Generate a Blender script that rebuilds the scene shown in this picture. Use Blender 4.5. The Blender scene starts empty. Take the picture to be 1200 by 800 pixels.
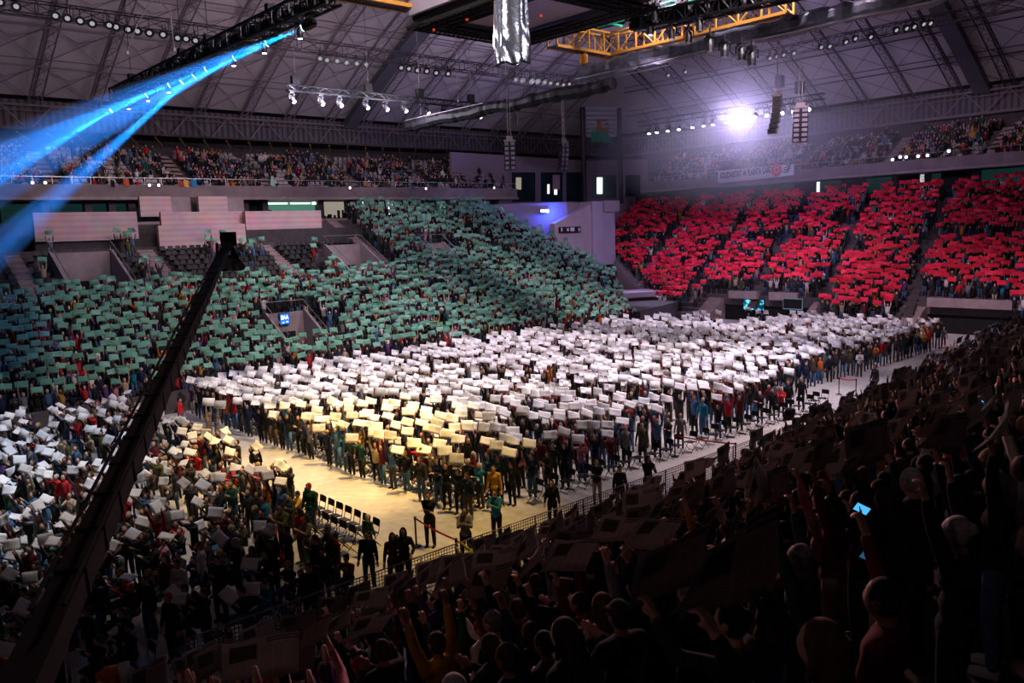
import bpy, bmesh, math, random
import numpy as np
from mathutils import Vector, Matrix, Euler, Quaternion
PI = math.pi
rnd = random.Random(11)
rng = np.random.default_rng(5)
sc = bpy.context.scene
COL = sc.collection

# ------------------------------------------------------------------ camera
CAM_F, CAM_YAW, CAM_P, CAM_R, CAM_H = 965.0, math.radians(48.3), math.radians(7.65), math.radians(-2.03), 10.0
_f0 = np.array([math.cos(CAM_YAW), math.sin(CAM_YAW), 0]); _r0 = np.array([math.sin(CAM_YAW), -math.cos(CAM_YAW), 0])
_fw = math.cos(CAM_P) * _f0 - math.sin(CAM_P) * np.array([0, 0, 1.0]); _u0 = np.cross(_r0, _fw)
_rt = math.cos(CAM_R) * _r0 + math.sin(CAM_R) * _u0; _up = -math.sin(CAM_R) * _r0 + math.cos(CAM_R) * _u0
EYE = np.array([0, 0, CAM_H])
def ray(x, y): return _fw * CAM_F + _rt * (x - 600) + _up * (400 - y)
def meas(x, y, axis, v):
    """where the sight line through a point of the photograph meets a wall or floor plane (survey of the hall)"""
    r = ray(x, y); t = (v - EYE[axis]) / r[axis]; return Vector(r * t + EYE)
def proj(p):
    d = np.asarray(p, float) - EYE; z = d @ _fw; z = np.maximum(z, 1e-3) if np.ndim(z) else max(z, 1e-3)
    return 600 + CAM_F * (d @ _rt) / z, 400 - CAM_F * (d @ _up) / z, z
def inframe(p, m=25, mb=60):
    x, y, z = proj(p); return z > 1 and -m < x < 1200 + m and -m < y < 800 + mb

cam = bpy.data.objects.new('camera', bpy.data.cameras.new('camera')); COL.objects.link(cam)
cam.location = EYE
cam.rotation_euler = Matrix((( _rt[0], _up[0], -_fw[0]), (_rt[1], _up[1], -_fw[1]), (_rt[2], _up[2], -_fw[2]))).to_euler()
cam.data.sensor_width = 36; cam.data.lens = CAM_F / 1200 * 36; cam.data.clip_end = 600; cam.data.clip_start = 0.05
sc.camera = cam

# ------------------------------------------------------------------ materials
def _nt(name):
    m = bpy.data.materials.new(name); m.use_nodes = True
    return m, m.node_tree.nodes, m.node_tree.links
def mat(name, col, rough=0.7, metal=0.0, var=0.12, scale=6.0, bump=0.0, sheen=0.0):
    m, N, L = _nt(name); b = N['Principled BSDF']
    b.inputs['Roughness'].default_value = rough; b.inputs['Metallic'].default_value = metal
    if 'Specular IOR Level' in b.inputs: b.inputs['Specular IOR Level'].default_value = 0.3
    tc = N.new('ShaderNodeTexCoord'); nz = N.new('ShaderNodeTexNoise'); nz.inputs['Scale'].default_value = scale; nz.inputs['Detail'].default_value = 3
    L.new(tc.outputs['Object'], nz.inputs['Vector'])
    cr = N.new('ShaderNodeValToRGB'); c = Vector(col)
    cr.color_ramp.elements[0].position = .3; cr.color_ramp.elements[1].position = .7
    cr.color_ramp.elements[0].color = (*(c * (1 - var)), 1); cr.color_ramp.elements[1].color = (*[min(1, v * (1 + var)) for v in c], 1)
    L.new(nz.outputs['Fac'], cr.inputs['Fac']); L.new(cr.outputs['Color'], b.inputs['Base Color'])
    if bump:
        bp = N.new('ShaderNodeBump'); bp.inputs['Strength'].default_value = bump; bp.inputs['Distance'].default_value = .05
        L.new(nz.outputs['Fac'], bp.inputs['Height']); L.new(bp.outputs['Normal'], b.inputs['Normal'])
    return m
def emis(name, col, s):
    m, N, L = _nt(name); N.remove(N['Principled BSDF']); e = N.new('ShaderNodeEmission')
    e.inputs['Color'].default_value = (*col, 1); e.inputs['Strength'].default_value = s
    L.new(e.outputs[0], N['Material Output'].inputs['Surface']); return m
def stripes(name, c1, c2, axis, freq, duty=.5, rough=.7, noise=.0):
    m, N, L = _nt(name); b = N['Principled BSDF']; b.inputs['Roughness'].default_value = rough
    tc = N.new('ShaderNodeTexCoord'); sp = N.new('ShaderNodeSeparateXYZ'); L.new(tc.outputs['Object'], sp.inputs[0])
    mu = N.new('ShaderNodeMath'); mu.operation = 'MULTIPLY'; mu.inputs[1].default_value = freq; L.new(sp.outputs[axis], mu.inputs[0])
    fr = N.new('ShaderNodeMath'); fr.operation = 'FRACT'; L.new(mu.outputs[0], fr.inputs[0])
    lt = N.new('ShaderNodeMath'); lt.operation = 'LESS_THAN'; lt.inputs[1].default_value = duty; L.new(fr.outputs[0], lt.inputs[0])
    mx = N.new('ShaderNodeMix'); mx.data_type = 'RGBA'; mx.inputs['A'].default_value = (*c1, 1); mx.inputs['B'].default_value = (*c2, 1)
    L.new(lt.outputs[0], mx.inputs['Factor'])
    nz = N.new('ShaderNodeTexNoise'); nz.inputs['Scale'].default_value = .8; L.new(tc.outputs['Object'], nz.inputs['Vector'])
    m2 = N.new('ShaderNodeMix'); m2.data_type = 'RGBA'; m2.blend_type = 'MULTIPLY'; m2.inputs['Factor'].default_value = noise
    L.new(mx.outputs['Result'], m2.inputs['A']); L.new(nz.outputs['Color'], m2.inputs['B']); L.new(m2.outputs['Result'], b.inputs['Base Color'])
    return m
def newsprint(name, paper, ink=(.03, .03, .035), fac=.75):
    """paper with a headline, three columns of small print and a dark picture block"""
    m, N, L = _nt(name); b = N['Principled BSDF']; b.inputs['Roughness'].default_value = .85
    tc = N.new('ShaderNodeTexCoord'); sp = N.new('ShaderNodeSeparateXYZ'); L.new(tc.outputs['Generated'], sp.inputs[0])
    def M(op, a, v=None):
        n = N.new('ShaderNodeMath'); n.operation = op
        for i, q in enumerate((a, v)):
            if q is None: continue
            if isinstance(q, (int, float)): n.inputs[i].default_value = q
            else: L.new(q, n.inputs[i])
        return n.outputs[0]
    X, Y = sp.outputs[0], sp.outputs[1]
    line = M('LESS_THAN', M('FRACT', M('MULTIPLY', Y, 22.0)), .45)
    colm = M('GREATER_THAN', M('FRACT', M('MULTIPLY', X, 6.0)), .1)
    body = M('MULTIPLY', M('MULTIPLY', line, colm), M('LESS_THAN', Y, .78))
    headl = M('MULTIPLY', M('MULTIPLY', M('LESS_THAN', M('FRACT', M('MULTIPLY', Y, 12.0)), .55), M('GREATER_THAN', Y, .8)), M('LESS_THAN', X, .43))
    pic = M('MULTIPLY', M('MULTIPLY', M('GREATER_THAN', X, .55), M('LESS_THAN', X, .9)), M('MULTIPLY', M('GREATER_THAN', Y, .45), M('LESS_THAN', Y, .88)))
    s = M('MINIMUM', M('ADD', M('ADD', M('MULTIPLY', body, .45), headl), pic), fac)
    mx = N.new('ShaderNodeMix'); mx.data_type = 'RGBA'; mx.inputs['A'].default_value = (*paper, 1); mx.inputs['B'].default_value = (*ink, 1)
    L.new(s, mx.inputs['Factor']); L.new(mx.outputs['Result'], b.inputs['Base Color'])
    tr = N.new('ShaderNodeBsdfTranslucent'); L.new(mx.outputs['Result'], tr.inputs['Color']); ms = N.new('ShaderNodeMixShader'); ms.inputs[0].default_value = .4
    L.new(b.outputs[0], ms.inputs[1]); L.new(tr.outputs[0], ms.inputs[2]); L.new(ms.outputs[0], N['Material Output'].inputs['Surface']); return m

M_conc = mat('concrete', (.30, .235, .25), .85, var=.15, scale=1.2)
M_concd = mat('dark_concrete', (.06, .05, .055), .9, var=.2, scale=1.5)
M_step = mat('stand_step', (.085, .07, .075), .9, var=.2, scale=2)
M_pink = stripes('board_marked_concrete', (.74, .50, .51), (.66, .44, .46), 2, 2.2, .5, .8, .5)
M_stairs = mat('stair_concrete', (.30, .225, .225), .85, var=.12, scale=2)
M_balc = mat('balcony_concrete', (.19, .145, .155), .85, var=.2, scale=.8)
M_black = mat('black_metal', (.012, .012, .014), .45, .3)
M_crane = mat('crane_black', (.002, .002, .003), 1.0)
M_matt = mat('matt_black', (.008, .008, .009), .85)
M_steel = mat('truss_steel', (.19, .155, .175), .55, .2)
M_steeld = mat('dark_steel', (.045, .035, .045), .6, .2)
M_alu = mat('aluminium', (.45, .45, .48), .35, .9)
M_roof = mat('roof_panel', (.42, .365, .385), .9, var=.07, scale=.25)
M_girder = mat('girder_paint', (.085, .08, .10), .7, var=.1)
M_yel = mat('yellow_steel', (.27, .12, .015), .5, .1)
M_green = mat('green_paint', (.02, .28, .14), .6)
M_foil = mat('silver_foil', (.75, .75, .82), .24, .9, var=.05, scale=5, bump=.5)
M_wrap = mat('grey_plastic_wrap', (.17, .16, .21), .28, .15, var=.3, scale=3, bump=.3)
M_bwrap = mat('black_plastic_wrap', (.010, .010, .014), .6, .0, var=.3, scale=3, bump=.2)
M_screen = mat('screen_grey', (.40, .37, .45), .5, var=.03, scale=.5)
M_plast = mat('dark_seat_plastic', (.012, .010, .012), .5)
M_seatw = mat('pale_seat_plastic', (.42, .36, .38), .5)
M_glass = mat('dark_glass', (.015, .03, .035), .12, .0, var=.3, scale=.5)
M_teal = mat('teal_frame', (.03, .10, .09), .5)
M_skin = [mat('skin_light', (.62, .36, .27), .55), mat('skin_mid', (.48, .26, .18), .55), mat('skin_tan', (.30, .15, .10), .55)]
HAIRN = ['black', 'dark brown', 'brown', 'blond', 'grey']
M_hair = [mat('hair_' + n.replace(' ', '_'), c, .8, var=.3, scale=30) for n, c in zip(HAIRN, [(.012, .010, .010), (.035, .02, .014), (.09, .05, .03), (.34, .22, .10), (.40, .38, .38)])]
TOPC = {'black': (.012, .012, .014), 'charcoal': (.035, .035, .04), 'navy': (.012, .02, .06), 'maroon': (.12, .012, .02), 'red': (.42, .015, .02),
        'olive': (.09, .085, .035), 'grey': (.18, .17, .18), 'white': (.62, .58, .57), 'beige': (.40, .30, .20), 'denim blue': (.06, .13, .26),
        'dark green': (.015, .07, .045), 'mustard': (.45, .24, .03), 'teal': (.015, .16, .26), 'purple': (.10, .04, .16), 'orange': (.55, .13, .02), 'brown': (.09, .05, .035), 'pink': (.50, .20, .25)}
TOPN = list(TOPC)
TOPW = [.42, .2, .10, .055, .055, .04, .06, .05, .04, .045, .03, .015, .015, .025, .012, .04, .018]
M_top = {n: mat('fabric_' + n.replace(' ', '_'), c, .9, var=.2, scale=12) for n, c in TOPC.items()}
LEGN = ['black', 'blue jeans', 'dark grey', 'beige', 'brown']
M_leg = {n: mat('trousers_' + n.replace(' ', '_'), c, .9, var=.15, scale=10) for n, c in zip(LEGN, [(.012, .012, .014), (.05, .11, .22), (.05, .05, .055), (.38, .31, .24), (.08, .05, .035)])}
LEGW = [.42, .27, .17, .06, .08]
M_shoe = mat('shoe_leather', (.02, .02, .02), .5); M_shoew = mat('shoe_white', (.6, .58, .56), .6)
M_gcard = [mat('green_card', (.135, .33, .24), .75, var=.08), mat('green_card_pale', (.19, .42, .32), .75, var=.08), mat('green_card_deep', (.09, .24, .17), .75, var=.08)]
M_rcard = [mat('red_card', (.62, .010, .045), .75, var=.06), mat('red_card_bright', (.78, .02, .065), .75, var=.06), mat('red_card_deep', (.5, .006, .03), .75, var=.06)]
M_wcard = [mat('white_paper', (.80, .77, .78), .8, var=.05), mat('white_paper_cool', (.70, .69, .74), .8, var=.06), newsprint('white_print', (.80, .78, .77), (.45, .43, .45), .6)]
M_news = [newsprint('newsprint', (.42, .40, .38)), newsprint('newsprint_grey', (.30, .28, .27)), newsprint('newsprint_dark', (.22, .19, .19))]
M_tape = mat('red_belt', (.75, .02, .02), .6)
M_hivis = mat('hi_vis_yellow', (.62, .80, .05), .6)
M_bannerw = mat('banner_white', (.78, .74, .82), .8, var=.04)
M_ink = mat('banner_ink', (.03, .025, .06), .8)
M_bred = mat('banner_red', (.70, .08, .12), .8)

# ------------------------------------------------------------------ mesh helpers
class MB:
    def __init__(s): s.v = []; s.f = []; s.m = []
    def add(s, vs, fs, mi=0):
        b = len(s.v); s.v += [tuple(v) for v in vs]; s.f += [tuple(b + i for i in f) for f in fs]; s.m += [mi] * len(fs); return s
    def box(s, lo, hi, mi=0):
        x0, y0, z0 = lo; x1, y1, z1 = hi
        return s.add([(x0, y0, z0), (x1, y0, z0), (x1, y1, z0), (x0, y1, z0), (x0, y0, z1), (x1, y0, z1), (x1, y1, z1), (x0, y1, z1)],
                     [(0, 3, 2, 1), (4, 5, 6, 7), (0, 1, 5, 4), (1, 2, 6, 5), (2, 3, 7, 6), (3, 0, 4, 7)], mi)
    def prism(s, pts, off, mi=0):
        n = len(pts); off = Vector(off)
        return s.add([Vector(p) for p in pts] + [Vector(p) + off for p in pts],
                     [tuple(range(n))[::-1], tuple(range(n, 2 * n))] + [(i, (i + 1) % n, n + (i + 1) % n, n + i) for i in range(n)], mi)
    def tube(s, pts, r, n=6, mi=0, cap=True, sq=False):
        pts = [Vector(p) for p in pts]; rs = r if isinstance(r, (list, tuple)) else [r] * len(pts)
        rings = []; up = None
        for i, p in enumerate(pts):
            d = (pts[min(i + 1, len(pts) - 1)] - pts[max(i - 1, 0)])
            if d.length < 1e-9: d = Vector((0, 0, 1))
            d.normalize()
            if up is None: up = d.orthogonal().normalized() if abs(d.z) > .95 else Vector((0, 0, 1))
            a = up.cross(d)
            if a.length < 1e-6: a = d.orthogonal()
            a.normalize(); c = d.cross(a)
            ph = PI / n if sq else 0
            rings.append([p + (a * math.cos(2 * PI * k / n + ph) + c * math.sin(2 * PI * k / n + ph)) * rs[i] for k in range(n)])
        fs = []
        for i in range(len(pts) - 1):
            for k in range(n): fs.append((i * n + k, i * n + (k + 1) % n, (i + 1) * n + (k + 1) % n, (i + 1) * n + k))
        if cap: fs += [tuple(range(n))[::-1], tuple((len(pts) - 1) * n + k for k in range(n))]
        return s.add([v for q in rings for v in q], fs, mi)
    def ell(s, c, r, nu=10, nv=7, mi=0, fn=None):
        vs = []; c = Vector(c)
        for j in range(1, nv):
            t = PI * j / nv
            for i in range(nu):
                a = 2 * PI * i / nu; d = Vector((math.sin(t) * math.cos(a), math.sin(t) * math.sin(a), math.cos(t)))
                k = fn(d) if fn else 1
                vs.append(c + Vector((d.x * r[0], d.y * r[1], d.z * r[2])) * k)
        t0 = c + Vector((0, 0, r[2])); t1 = c - Vector((0, 0, r[2])); vs += [t0, t1]; T, B = len(vs) - 2, len(vs) - 1
        fs = [(j * nu + i, (j + 1) * nu + i, (j + 1) * nu + (i + 1) % nu, j * nu + (i + 1) % nu) for j in range(nv - 2) for i in range(nu)]
        fs += [(T, i, (i + 1) % nu) for i in range(nu)] + [(B, (nv - 2) * nu + (i + 1) % nu, (nv - 2) * nu + i) for i in range(nu)]
        return s.add(vs, fs, mi)
    def xf(s, M): s.v = [tuple(M @ Vector(v)) for v in s.v]; return s
    def mesh(s, name, mats, smooth=False):
        me = bpy.data.meshes.new(name); me.from_pydata(s.v, [], s.f)
        for m in (mats if isinstance(mats, (list, tuple)) else [mats]): me.materials.append(m)
        if any(s.m): me.polygons.foreach_set('material_index', s.m)
        if smooth: me.polygons.foreach_set('use_smooth', [True] * len(s.f))
        me.update(); return me
    def build(s, name, mats, parent=None, smooth=False, **kw): return link(name, s.mesh(name, mats, smooth), parent, **kw)
def props(o, label=None, cat=None, group=None, kind=None):
    if label: o['label'] = label
    if cat: o['category'] = cat
    if group: o['group'] = group
    if kind: o['kind'] = kind
    return o
def link(name, data, parent=None, loc=None, **kw):
    o = bpy.data.objects.new(name, data); COL.objects.link(o)
    if parent: o.parent = parent
    if loc is not None: o.location = loc
    return props(o, **kw)
def empty(name, loc=(0, 0, 0), rz=0, **kw):
    o = link(name, None, None, loc, **kw); o.rotation_euler.z = rz; o.empty_display_size = .1; return o
def structure(mb, name, mats, smooth=False): return mb.build(name, mats, None, smooth, kind='structure')
def truss(mb, a, b, w, h, bay, r=.03, lace=.018, mi=0, up=(0, 0, 1)):
    """box truss of four chords between a and b with zigzag lacing"""
    a, b = Vector(a), Vector(b); d = (b - a); n = max(1, round(d.length / bay)); u = Vector(up); s_ = d.normalized().cross(u).normalized()
    cs = [(s_ * i * w / 2 + u * j * h / 2) for i, j in ((1, 1), (-1, 1), (-1, -1), (1, -1))]
    for c in cs: mb.tube([a + c, b + c], r, 5, mi)
    for k in range(n):
        p, q = a + d * k / n, a + d * (k + 1) / n
        for i in range(4):
            c1, c2 = cs[i], cs[(i + 1) % 4]
            mb.tube([p + c1, q + c2] if k % 2 else [p + c2, q + c1], lace, 4, mi)
            mb.tube([p + c1, p + c2], lace, 4, mi)

# ================================================================== THE HALL
FY0, FY1, FX0, FX1 = 18.6, 49.0, -14.0, 72.0
m, N, L = _nt('arena_floor'); b = N['Principled BSDF']; b.inputs['Roughness'].default_value = .55
tc = N.new('ShaderNodeTexCoord'); nz = N.new('ShaderNodeTexNoise'); nz.inputs['Scale'].default_value = .35; nz.inputs['Detail'].default_value = 8
n2 = N.new('ShaderNodeTexNoise'); n2.inputs['Scale'].default_value = 3; n2.inputs['Detail'].default_value = 6
L.new(tc.outputs['Object'], nz.inputs['Vector']); L.new(tc.outputs['Object'], n2.inputs['Vector'])
mx = N.new('ShaderNodeMix'); mx.data_type = 'FLOAT'; mx.inputs['Factor'].default_value = .4; L.new(nz.outputs['Fac'], mx.inputs['A']); L.new(n2.outputs['Fac'], mx.inputs['B'])
cr = N.new('ShaderNodeValToRGB'); cr.color_ramp.elements[0].position = .38; cr.color_ramp.elements[1].position = .62
cr.color_ramp.elements[0].color = (.33, .30, .28, 1); cr.color_ramp.elements[1].color = (.52, .48, .45, 1)
L.new(mx.outputs['Result'], cr.inputs['Fac']); L.new(cr.outputs['Color'], b.inputs['Base Color']); M_floor = m
structure(MB().box((-40, -45, -.4), (104, 92, 0)), 'floor', M_floor)

G_K, G_Y0, G_Z0, TR = .45, 49.6, .55, .85
def gz(y): return G_Z0 + G_K * (y - G_Y0)
R_K, R_X0, R_Z0 = .5, 70.6, .9
def rz_(x): return R_Z0 + R_K * (x - R_X0)
N_K, N_Y0, N_Z0 = .475, 13.6, 1.0
def nz_(y): return N_Z0 + N_K * (N_Y0 - y)

# vomitories of the north stand: (x0, x1, y0, y1) floor openings
VOM = [(15.2, 19.6, 62.6, 67.6), (37.3, 41.3, 62.6, 67.0), (26.3, 29.6, 53.2, 56.6), (47.6, 50.4, 64.0, 66.5), (8.0, 11.0, 62.6, 66.6)]
def in_vom(x, y, pad=0): return any(a - pad < x < b + pad and c - pad < y < d + .1 for a, b, c, d in VOM)
LEDGE = (62.0, 62.9)          # pale walkway band across the stand, west of x=40
def g_xmax(y): return 60.5 + min(1, max(0, (y - 51) / 6)) * 5.5 - max(0, (y - 62) / 12) * 2.5
NROW = int((74.6 - G_Y0) / TR)
st = MB()
for i in range(NROW + 1):
    y = G_Y0 + i * TR; z = gz(y); xs = [(-16.0, g_xmax(y))]
    for a, b_, c, d in VOM:
        if c - .4 < y < d:
            nx = []
            for p, q in xs:
                if a > p and b_ < q: nx += [(p, a), (b_, q)]
                else: nx.append((p, q))
            xs = nx
    for p, q in xs: st.box((p, y, max(0, z - 1.2)), (q, y + TR + .02, z))
st.box((-16, 49.2, 0), (60.5, 49.6, 1.25), 0)
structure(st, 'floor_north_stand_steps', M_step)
# back filler under the upper rows
structure(MB().box((-16, 75.4, 0), (66, 77.6, 11.9)), 'wall_north_base', M_conc)
for a, b_, c, d in VOM:
    w = MB(); zf = gz(c) - .9; t = .18
    w.box((a, c, zf - .2), (b_, d, zf))
    for x in (a, b_ - t):
        w.prism([(x, c - .2, zf), (x, d, zf), (x, d, gz(d) + 1.0), (x, d - .3, gz(d) + 1.0), (x, c - .2, gz(c) + .55)], (t, 0, 0))
    w.box((a, d - .05, zf), (b_, d + .12, gz(d) + .9))
    structure(w, 'wall_vomitory', M_conc)
    rl = MB()
    for x in (a + .09, b_ - .09):
        rl.tube([(x, c - .2, gz(c) + 1.2), (x, d, gz(d) + 1.75)], .03, 5)
        for k in range(5):
            yy = c + (d - c) * k / 4; rl.tube([(x, yy, gz(yy) + .6), (x, yy, gz(yy) + 1.25 + .02 * k)], .02, 4)
    rl.tube([(a + .09, d, gz(d) + 1.75), (b_ - .09, d, gz(d) + 1.75)], .03, 5)
    structure(rl, 'trim_vomitory_rail', M_alu)
    dr = MB().box((a + .9, d - .09, zf), (b_ - .9, d - .06, zf + 1.9)); structure(dr, 'door_vomitory', M_matt)
# ledge
structure(MB().prism([(-16, LEDGE[0], gz(LEDGE[0]) + .02), (34.6, LEDGE[0], gz(LEDGE[0]) + .02), (34.6, LEDGE[0], gz(62) + .55), (-16, LEDGE[0], gz(62) + .55)], (0, .9, 0)), 'trim_stand_ledge', M_pink)
# stair flights of the north stand
GA = [(13.2, 1.1, 63, 70), (22.6, 1.3, 63, 70), (32.8, 1.2, 63, 70), (42.5, 1.1, 63, 75), (55.5, .8, 60, 74)]
for x, w_, y0, y1 in GA:
    s = MB(); n = int((y1 - y0) / (TR / 2))
    for i in range(n):
        y = y0 + i * TR / 2; s.box((x - w_ / 2, y, gz(y) - .5), (x + w_ / 2, y + TR / 2 + .01, gz(y) + .06))
    structure(s, 'trim_stair_flight', M_stairs)
# concrete box-fronts (measured off the photograph on their own planes)
def wallbox(px0, px1, pt, pb, y, th, mat_=M_pink, name='wall_box_front', ret=False):
    a, b_ = meas(px0, pt, 1, y), meas(px1, pt, 1, y); zb = min(meas(px0, pb, 1, y).z, meas(px1, pb, 1, y).z); zt = (a.z + b_.z) / 2
    mb = MB().box((a.x, y, zb - .25), (b_.x, y + th, zt)); structure(mb, name, mat_); return a.x, b_.x, zb, zt
wallbox(38, 160, 248.5, 276, 70.2, .5)
wallbox(287, 376, 247, 266, 70.8, .5)
wallbox(185, 287, 263, 284, 69.4, .5)
wallbox(188, 285, 248, 264, 71.6, .4)
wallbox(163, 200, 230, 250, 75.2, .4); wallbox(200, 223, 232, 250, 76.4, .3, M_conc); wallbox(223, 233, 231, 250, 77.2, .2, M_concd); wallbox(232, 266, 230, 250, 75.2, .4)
wallbox(266, 285, 233, 262, 76.2, .3, M_conc)
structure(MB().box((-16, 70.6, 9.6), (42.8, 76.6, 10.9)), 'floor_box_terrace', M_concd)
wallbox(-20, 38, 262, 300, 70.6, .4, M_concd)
# north balcony, tier above, gallery below
BY, BZ0, BZ1 = 78.0, 14.05, 15.25
BXE = meas(606, 225, 1, BY).x
structure(MB().box((-22, BY, BZ0), (BXE, BY + .35, BZ1)), 'wall_north_balcony', M_balc)
structure(MB().box((-22, BY - .15, BZ0 - .12), (BXE + .1, BY + 10, BZ0 + .12)), 'floor_north_balcony', M_stairs)
lp = MB()
for i in range(34):
    x = -20 + i * 2.7
    if x < BXE: lp.ell((x, BY - .05, BZ0 + .1), (.16, .1, .1), 8, 5)
structure(lp, 'trim_balcony_brackets', M_conc)
gr = MB()
gr.tube([(-22, BY + .15, BZ1 + .62), (BXE, BY + .15, BZ1 + .62)], .035, 5)
for i in range(62):
    x = -22 + i * 1.5
    if x < BXE: gr.tube([(x, BY + .15, BZ1), (x, BY + .15, BZ1 + .62)], .022, 4)
structure(gr, 'trim_balcony_rail', M_alu)
UROW = 9
def uz(i): return 14.6 + i * .47
ut = MB()
for i in range(UROW): ut.box((-22, BY + .6 + i * .85, BZ0), (BXE - .2, BY + 1.46 + i * .85, uz(i)))
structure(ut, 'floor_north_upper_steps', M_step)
for k, x in enumerate((7, 19, 30.5, 38.5, 49, 59, 66.5)):
    s = MB()
    for i in range(UROW * 2): s.box((x - .6, BY + .6 + i * .425, 14.6), (x + .6, BY + 1.03 + i * .425, uz(i // 2) + .06 + (i % 2) * .235))
    structure(s, 'trim_stair_flight', M_stairs)
# ring wall behind with translucent cladding
RY, RXE, ZL, ZU = 88.0, 99.0, 20.75, 23.1
M_clad = stripes('clerestory_cladding', (.17, .135, .165), (.06, .045, .06), 0, 1.55, .45, .7, .8)
M_clady = stripes('clerestory_cladding_east', (.17, .135, .165), (.06, .045, .06), 1, 1.55, .45, .7, .8)
structure(MB().box((-34, RY + .9, ZL - .1), (94.2, RY + 1.1, ZU + .6)), 'wall_north_clerestory', M_clad)
structure(MB().box((RXE + .9, -30, ZL - .1), (RXE + 1.1, 83.2, ZU + .6)), 'wall_east_clerestory', M_clady)
structure(MB().box((-34, RY + .9, 0), (94.2, RY + 1.3, ZL - .1)), 'wall_north', M_concd)
structure(MB().box((RXE + .9, -30, 0), (RXE + 1.3, 83.2, ZL - .1)), 'wall_east', M_concd)
structure(MB().prism([(94, RY + .9, 0), (99.9, 83, 0), (99.9, 83, ZU + .6), (94, RY + .9, ZU + .6)], (.3, .3, 0)), 'wall_corner', mat('corner_grey', (.10, .085, .115), .8))
structure(MB().box((-40, -45, 0), (-39.6, 92, 24)), 'wall_west', M_concd)
structure(MB().box((-40, -45, 0), (104, -44.6, 24)), 'wall_south', M_concd)
# soffit over the last rows with brown purlins
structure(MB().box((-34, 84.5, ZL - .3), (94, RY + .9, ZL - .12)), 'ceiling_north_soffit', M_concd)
M_brn = mat('ochre_purlin', (.26, .15, .05), .7)
so = MB()
for i in range(46):
    x = -16 + i * 2.4
    if x < 93: so.tube([(x, 84.8, ZL - .45), (x + 1.6, 87.6, ZL - .9)], .085, 4)
structure(so, 'trim_soffit_purlins', M_brn)
# ring trusses (chords and W lacing)
def ring(a, b_, name):
    mb = MB(); a, b_ = Vector(a), Vector(b_); n = round((b_ - a).length / 4.3); up = Vector((0, 0, ZU - ZL))
    mb.tube([a, b_], .17, 6); mb.tube([a + up, b_ + up], .12, 6)
    mb.tube([a + up * .78, b_ + up * .78], .05, 4)
    for i in range(n):
        p, q = a + (b_ - a) * i / n, a + (b_ - a) * (i + 1) / n; mid = (p + q) / 2
        mb.tube([p + up, mid], .07, 5); mb.tube([mid, q + up], .07, 5)
        mb.tube([mid, mid + up], .035, 4)
    structure(mb, name, M_steel)
ring((-34, RY, ZL), (94, RY, ZL), 'trim_north_ring_truss'); ring((RXE, -25, ZL), (RXE, 83, ZL), 'trim_east_ring_truss'); ring((94, RY, ZL), (RXE, 83, ZL), 'trim_corner_ring_truss')
# roof vault
def rw(s): return 5 * max(0, 1 - s / 22)
def rzz(s): return ZU + .1 + .62 * s - .0052 * s * s
SS = [0, 4.4, 8.8, 13.2, 17.6, 22, 26.4, 30.8, 35.2, 39.6, 44]
rf = MB()
for i in range(len(SS) - 1):
    s0, s1 = SS[i], SS[i + 1]; z0, z1 = rzz(s0) + .75, rzz(s1) + .75
    N0, N1 = (RXE - s0 - rw(s0), RY - s0, z0), (RXE - s1 - rw(s1), RY - s1, z1)
    E0, E1 = (RXE - s0, RY - s0 - rw(s0), z0), (RXE - s1, RY - s1 - rw(s1), z1)
    rf.add([(-40, RY - s0, z0), N0, N1, (-40, RY - s1, z1)], [(0, 1, 2, 3)])
    rf.add([E0, (RXE - s0, -45, z0), (RXE - s1, -45, z1), E1], [(0, 1, 2, 3)])
    rf.add([N0, E0, E1, N1], [(0, 1, 2, 3)])
zz = rzz(44) + .75; rf.add([(-40, RY - 44, zz), (RXE - 44, RY - 44, zz), (RXE - 44, -45, zz), (-40, -45, zz)], [(0, 1, 2, 3)])
structure(rf, 'ceiling', M_roof)
def rib_pts(kind, c, off=0.0, smax=44):
    out = []
    for s in SS:
        lim = RXE - s - rw(s) if kind == 'N' else RY - s - rw(s)
        if c > lim or s > smax: break
        out.append(Vector((c, RY - s, rzz(s) + off)) if kind == 'N' else Vector((RXE - s, c, rzz(s) + off)))
    return out
def rib(kind, c):
    P = rib_pts(kind, c); Q = rib_pts(kind, c, .62)
    if len(P) < 2: return
    d = Vector((.55, 0, 0)) if kind == 'N' else Vector((0, .55, 0)); mb = MB()
    mb.tube([p - d for p in P], .075, 5); mb.tube([p + d for p in P], .075, 5); mb.tube(Q, .06, 5)
    for i in range(len(P) - 1):
        k = 3
        for j in range(k):
            a, b_ = P[i].lerp(P[i + 1], j / k), P[i].lerp(P[i + 1], (j + 1) / k); c_ = Q[i].lerp(Q[i + 1], (j + .5) / k)
            mb.tube([a - d, b_ + d], .028, 3); 
            for e in (a - d, a + d, b_ - d, b_ + d): mb.tube([e, c_], .028, 3)
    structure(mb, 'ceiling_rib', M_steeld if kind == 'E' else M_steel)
RNX = [-31 + i * 5.1 for i in range(25)]; REY = [-20 + i * 5.1 for i in range(21)]
for x in RNX: rib('N', x)
for y in REY: rib('E', y)
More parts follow.
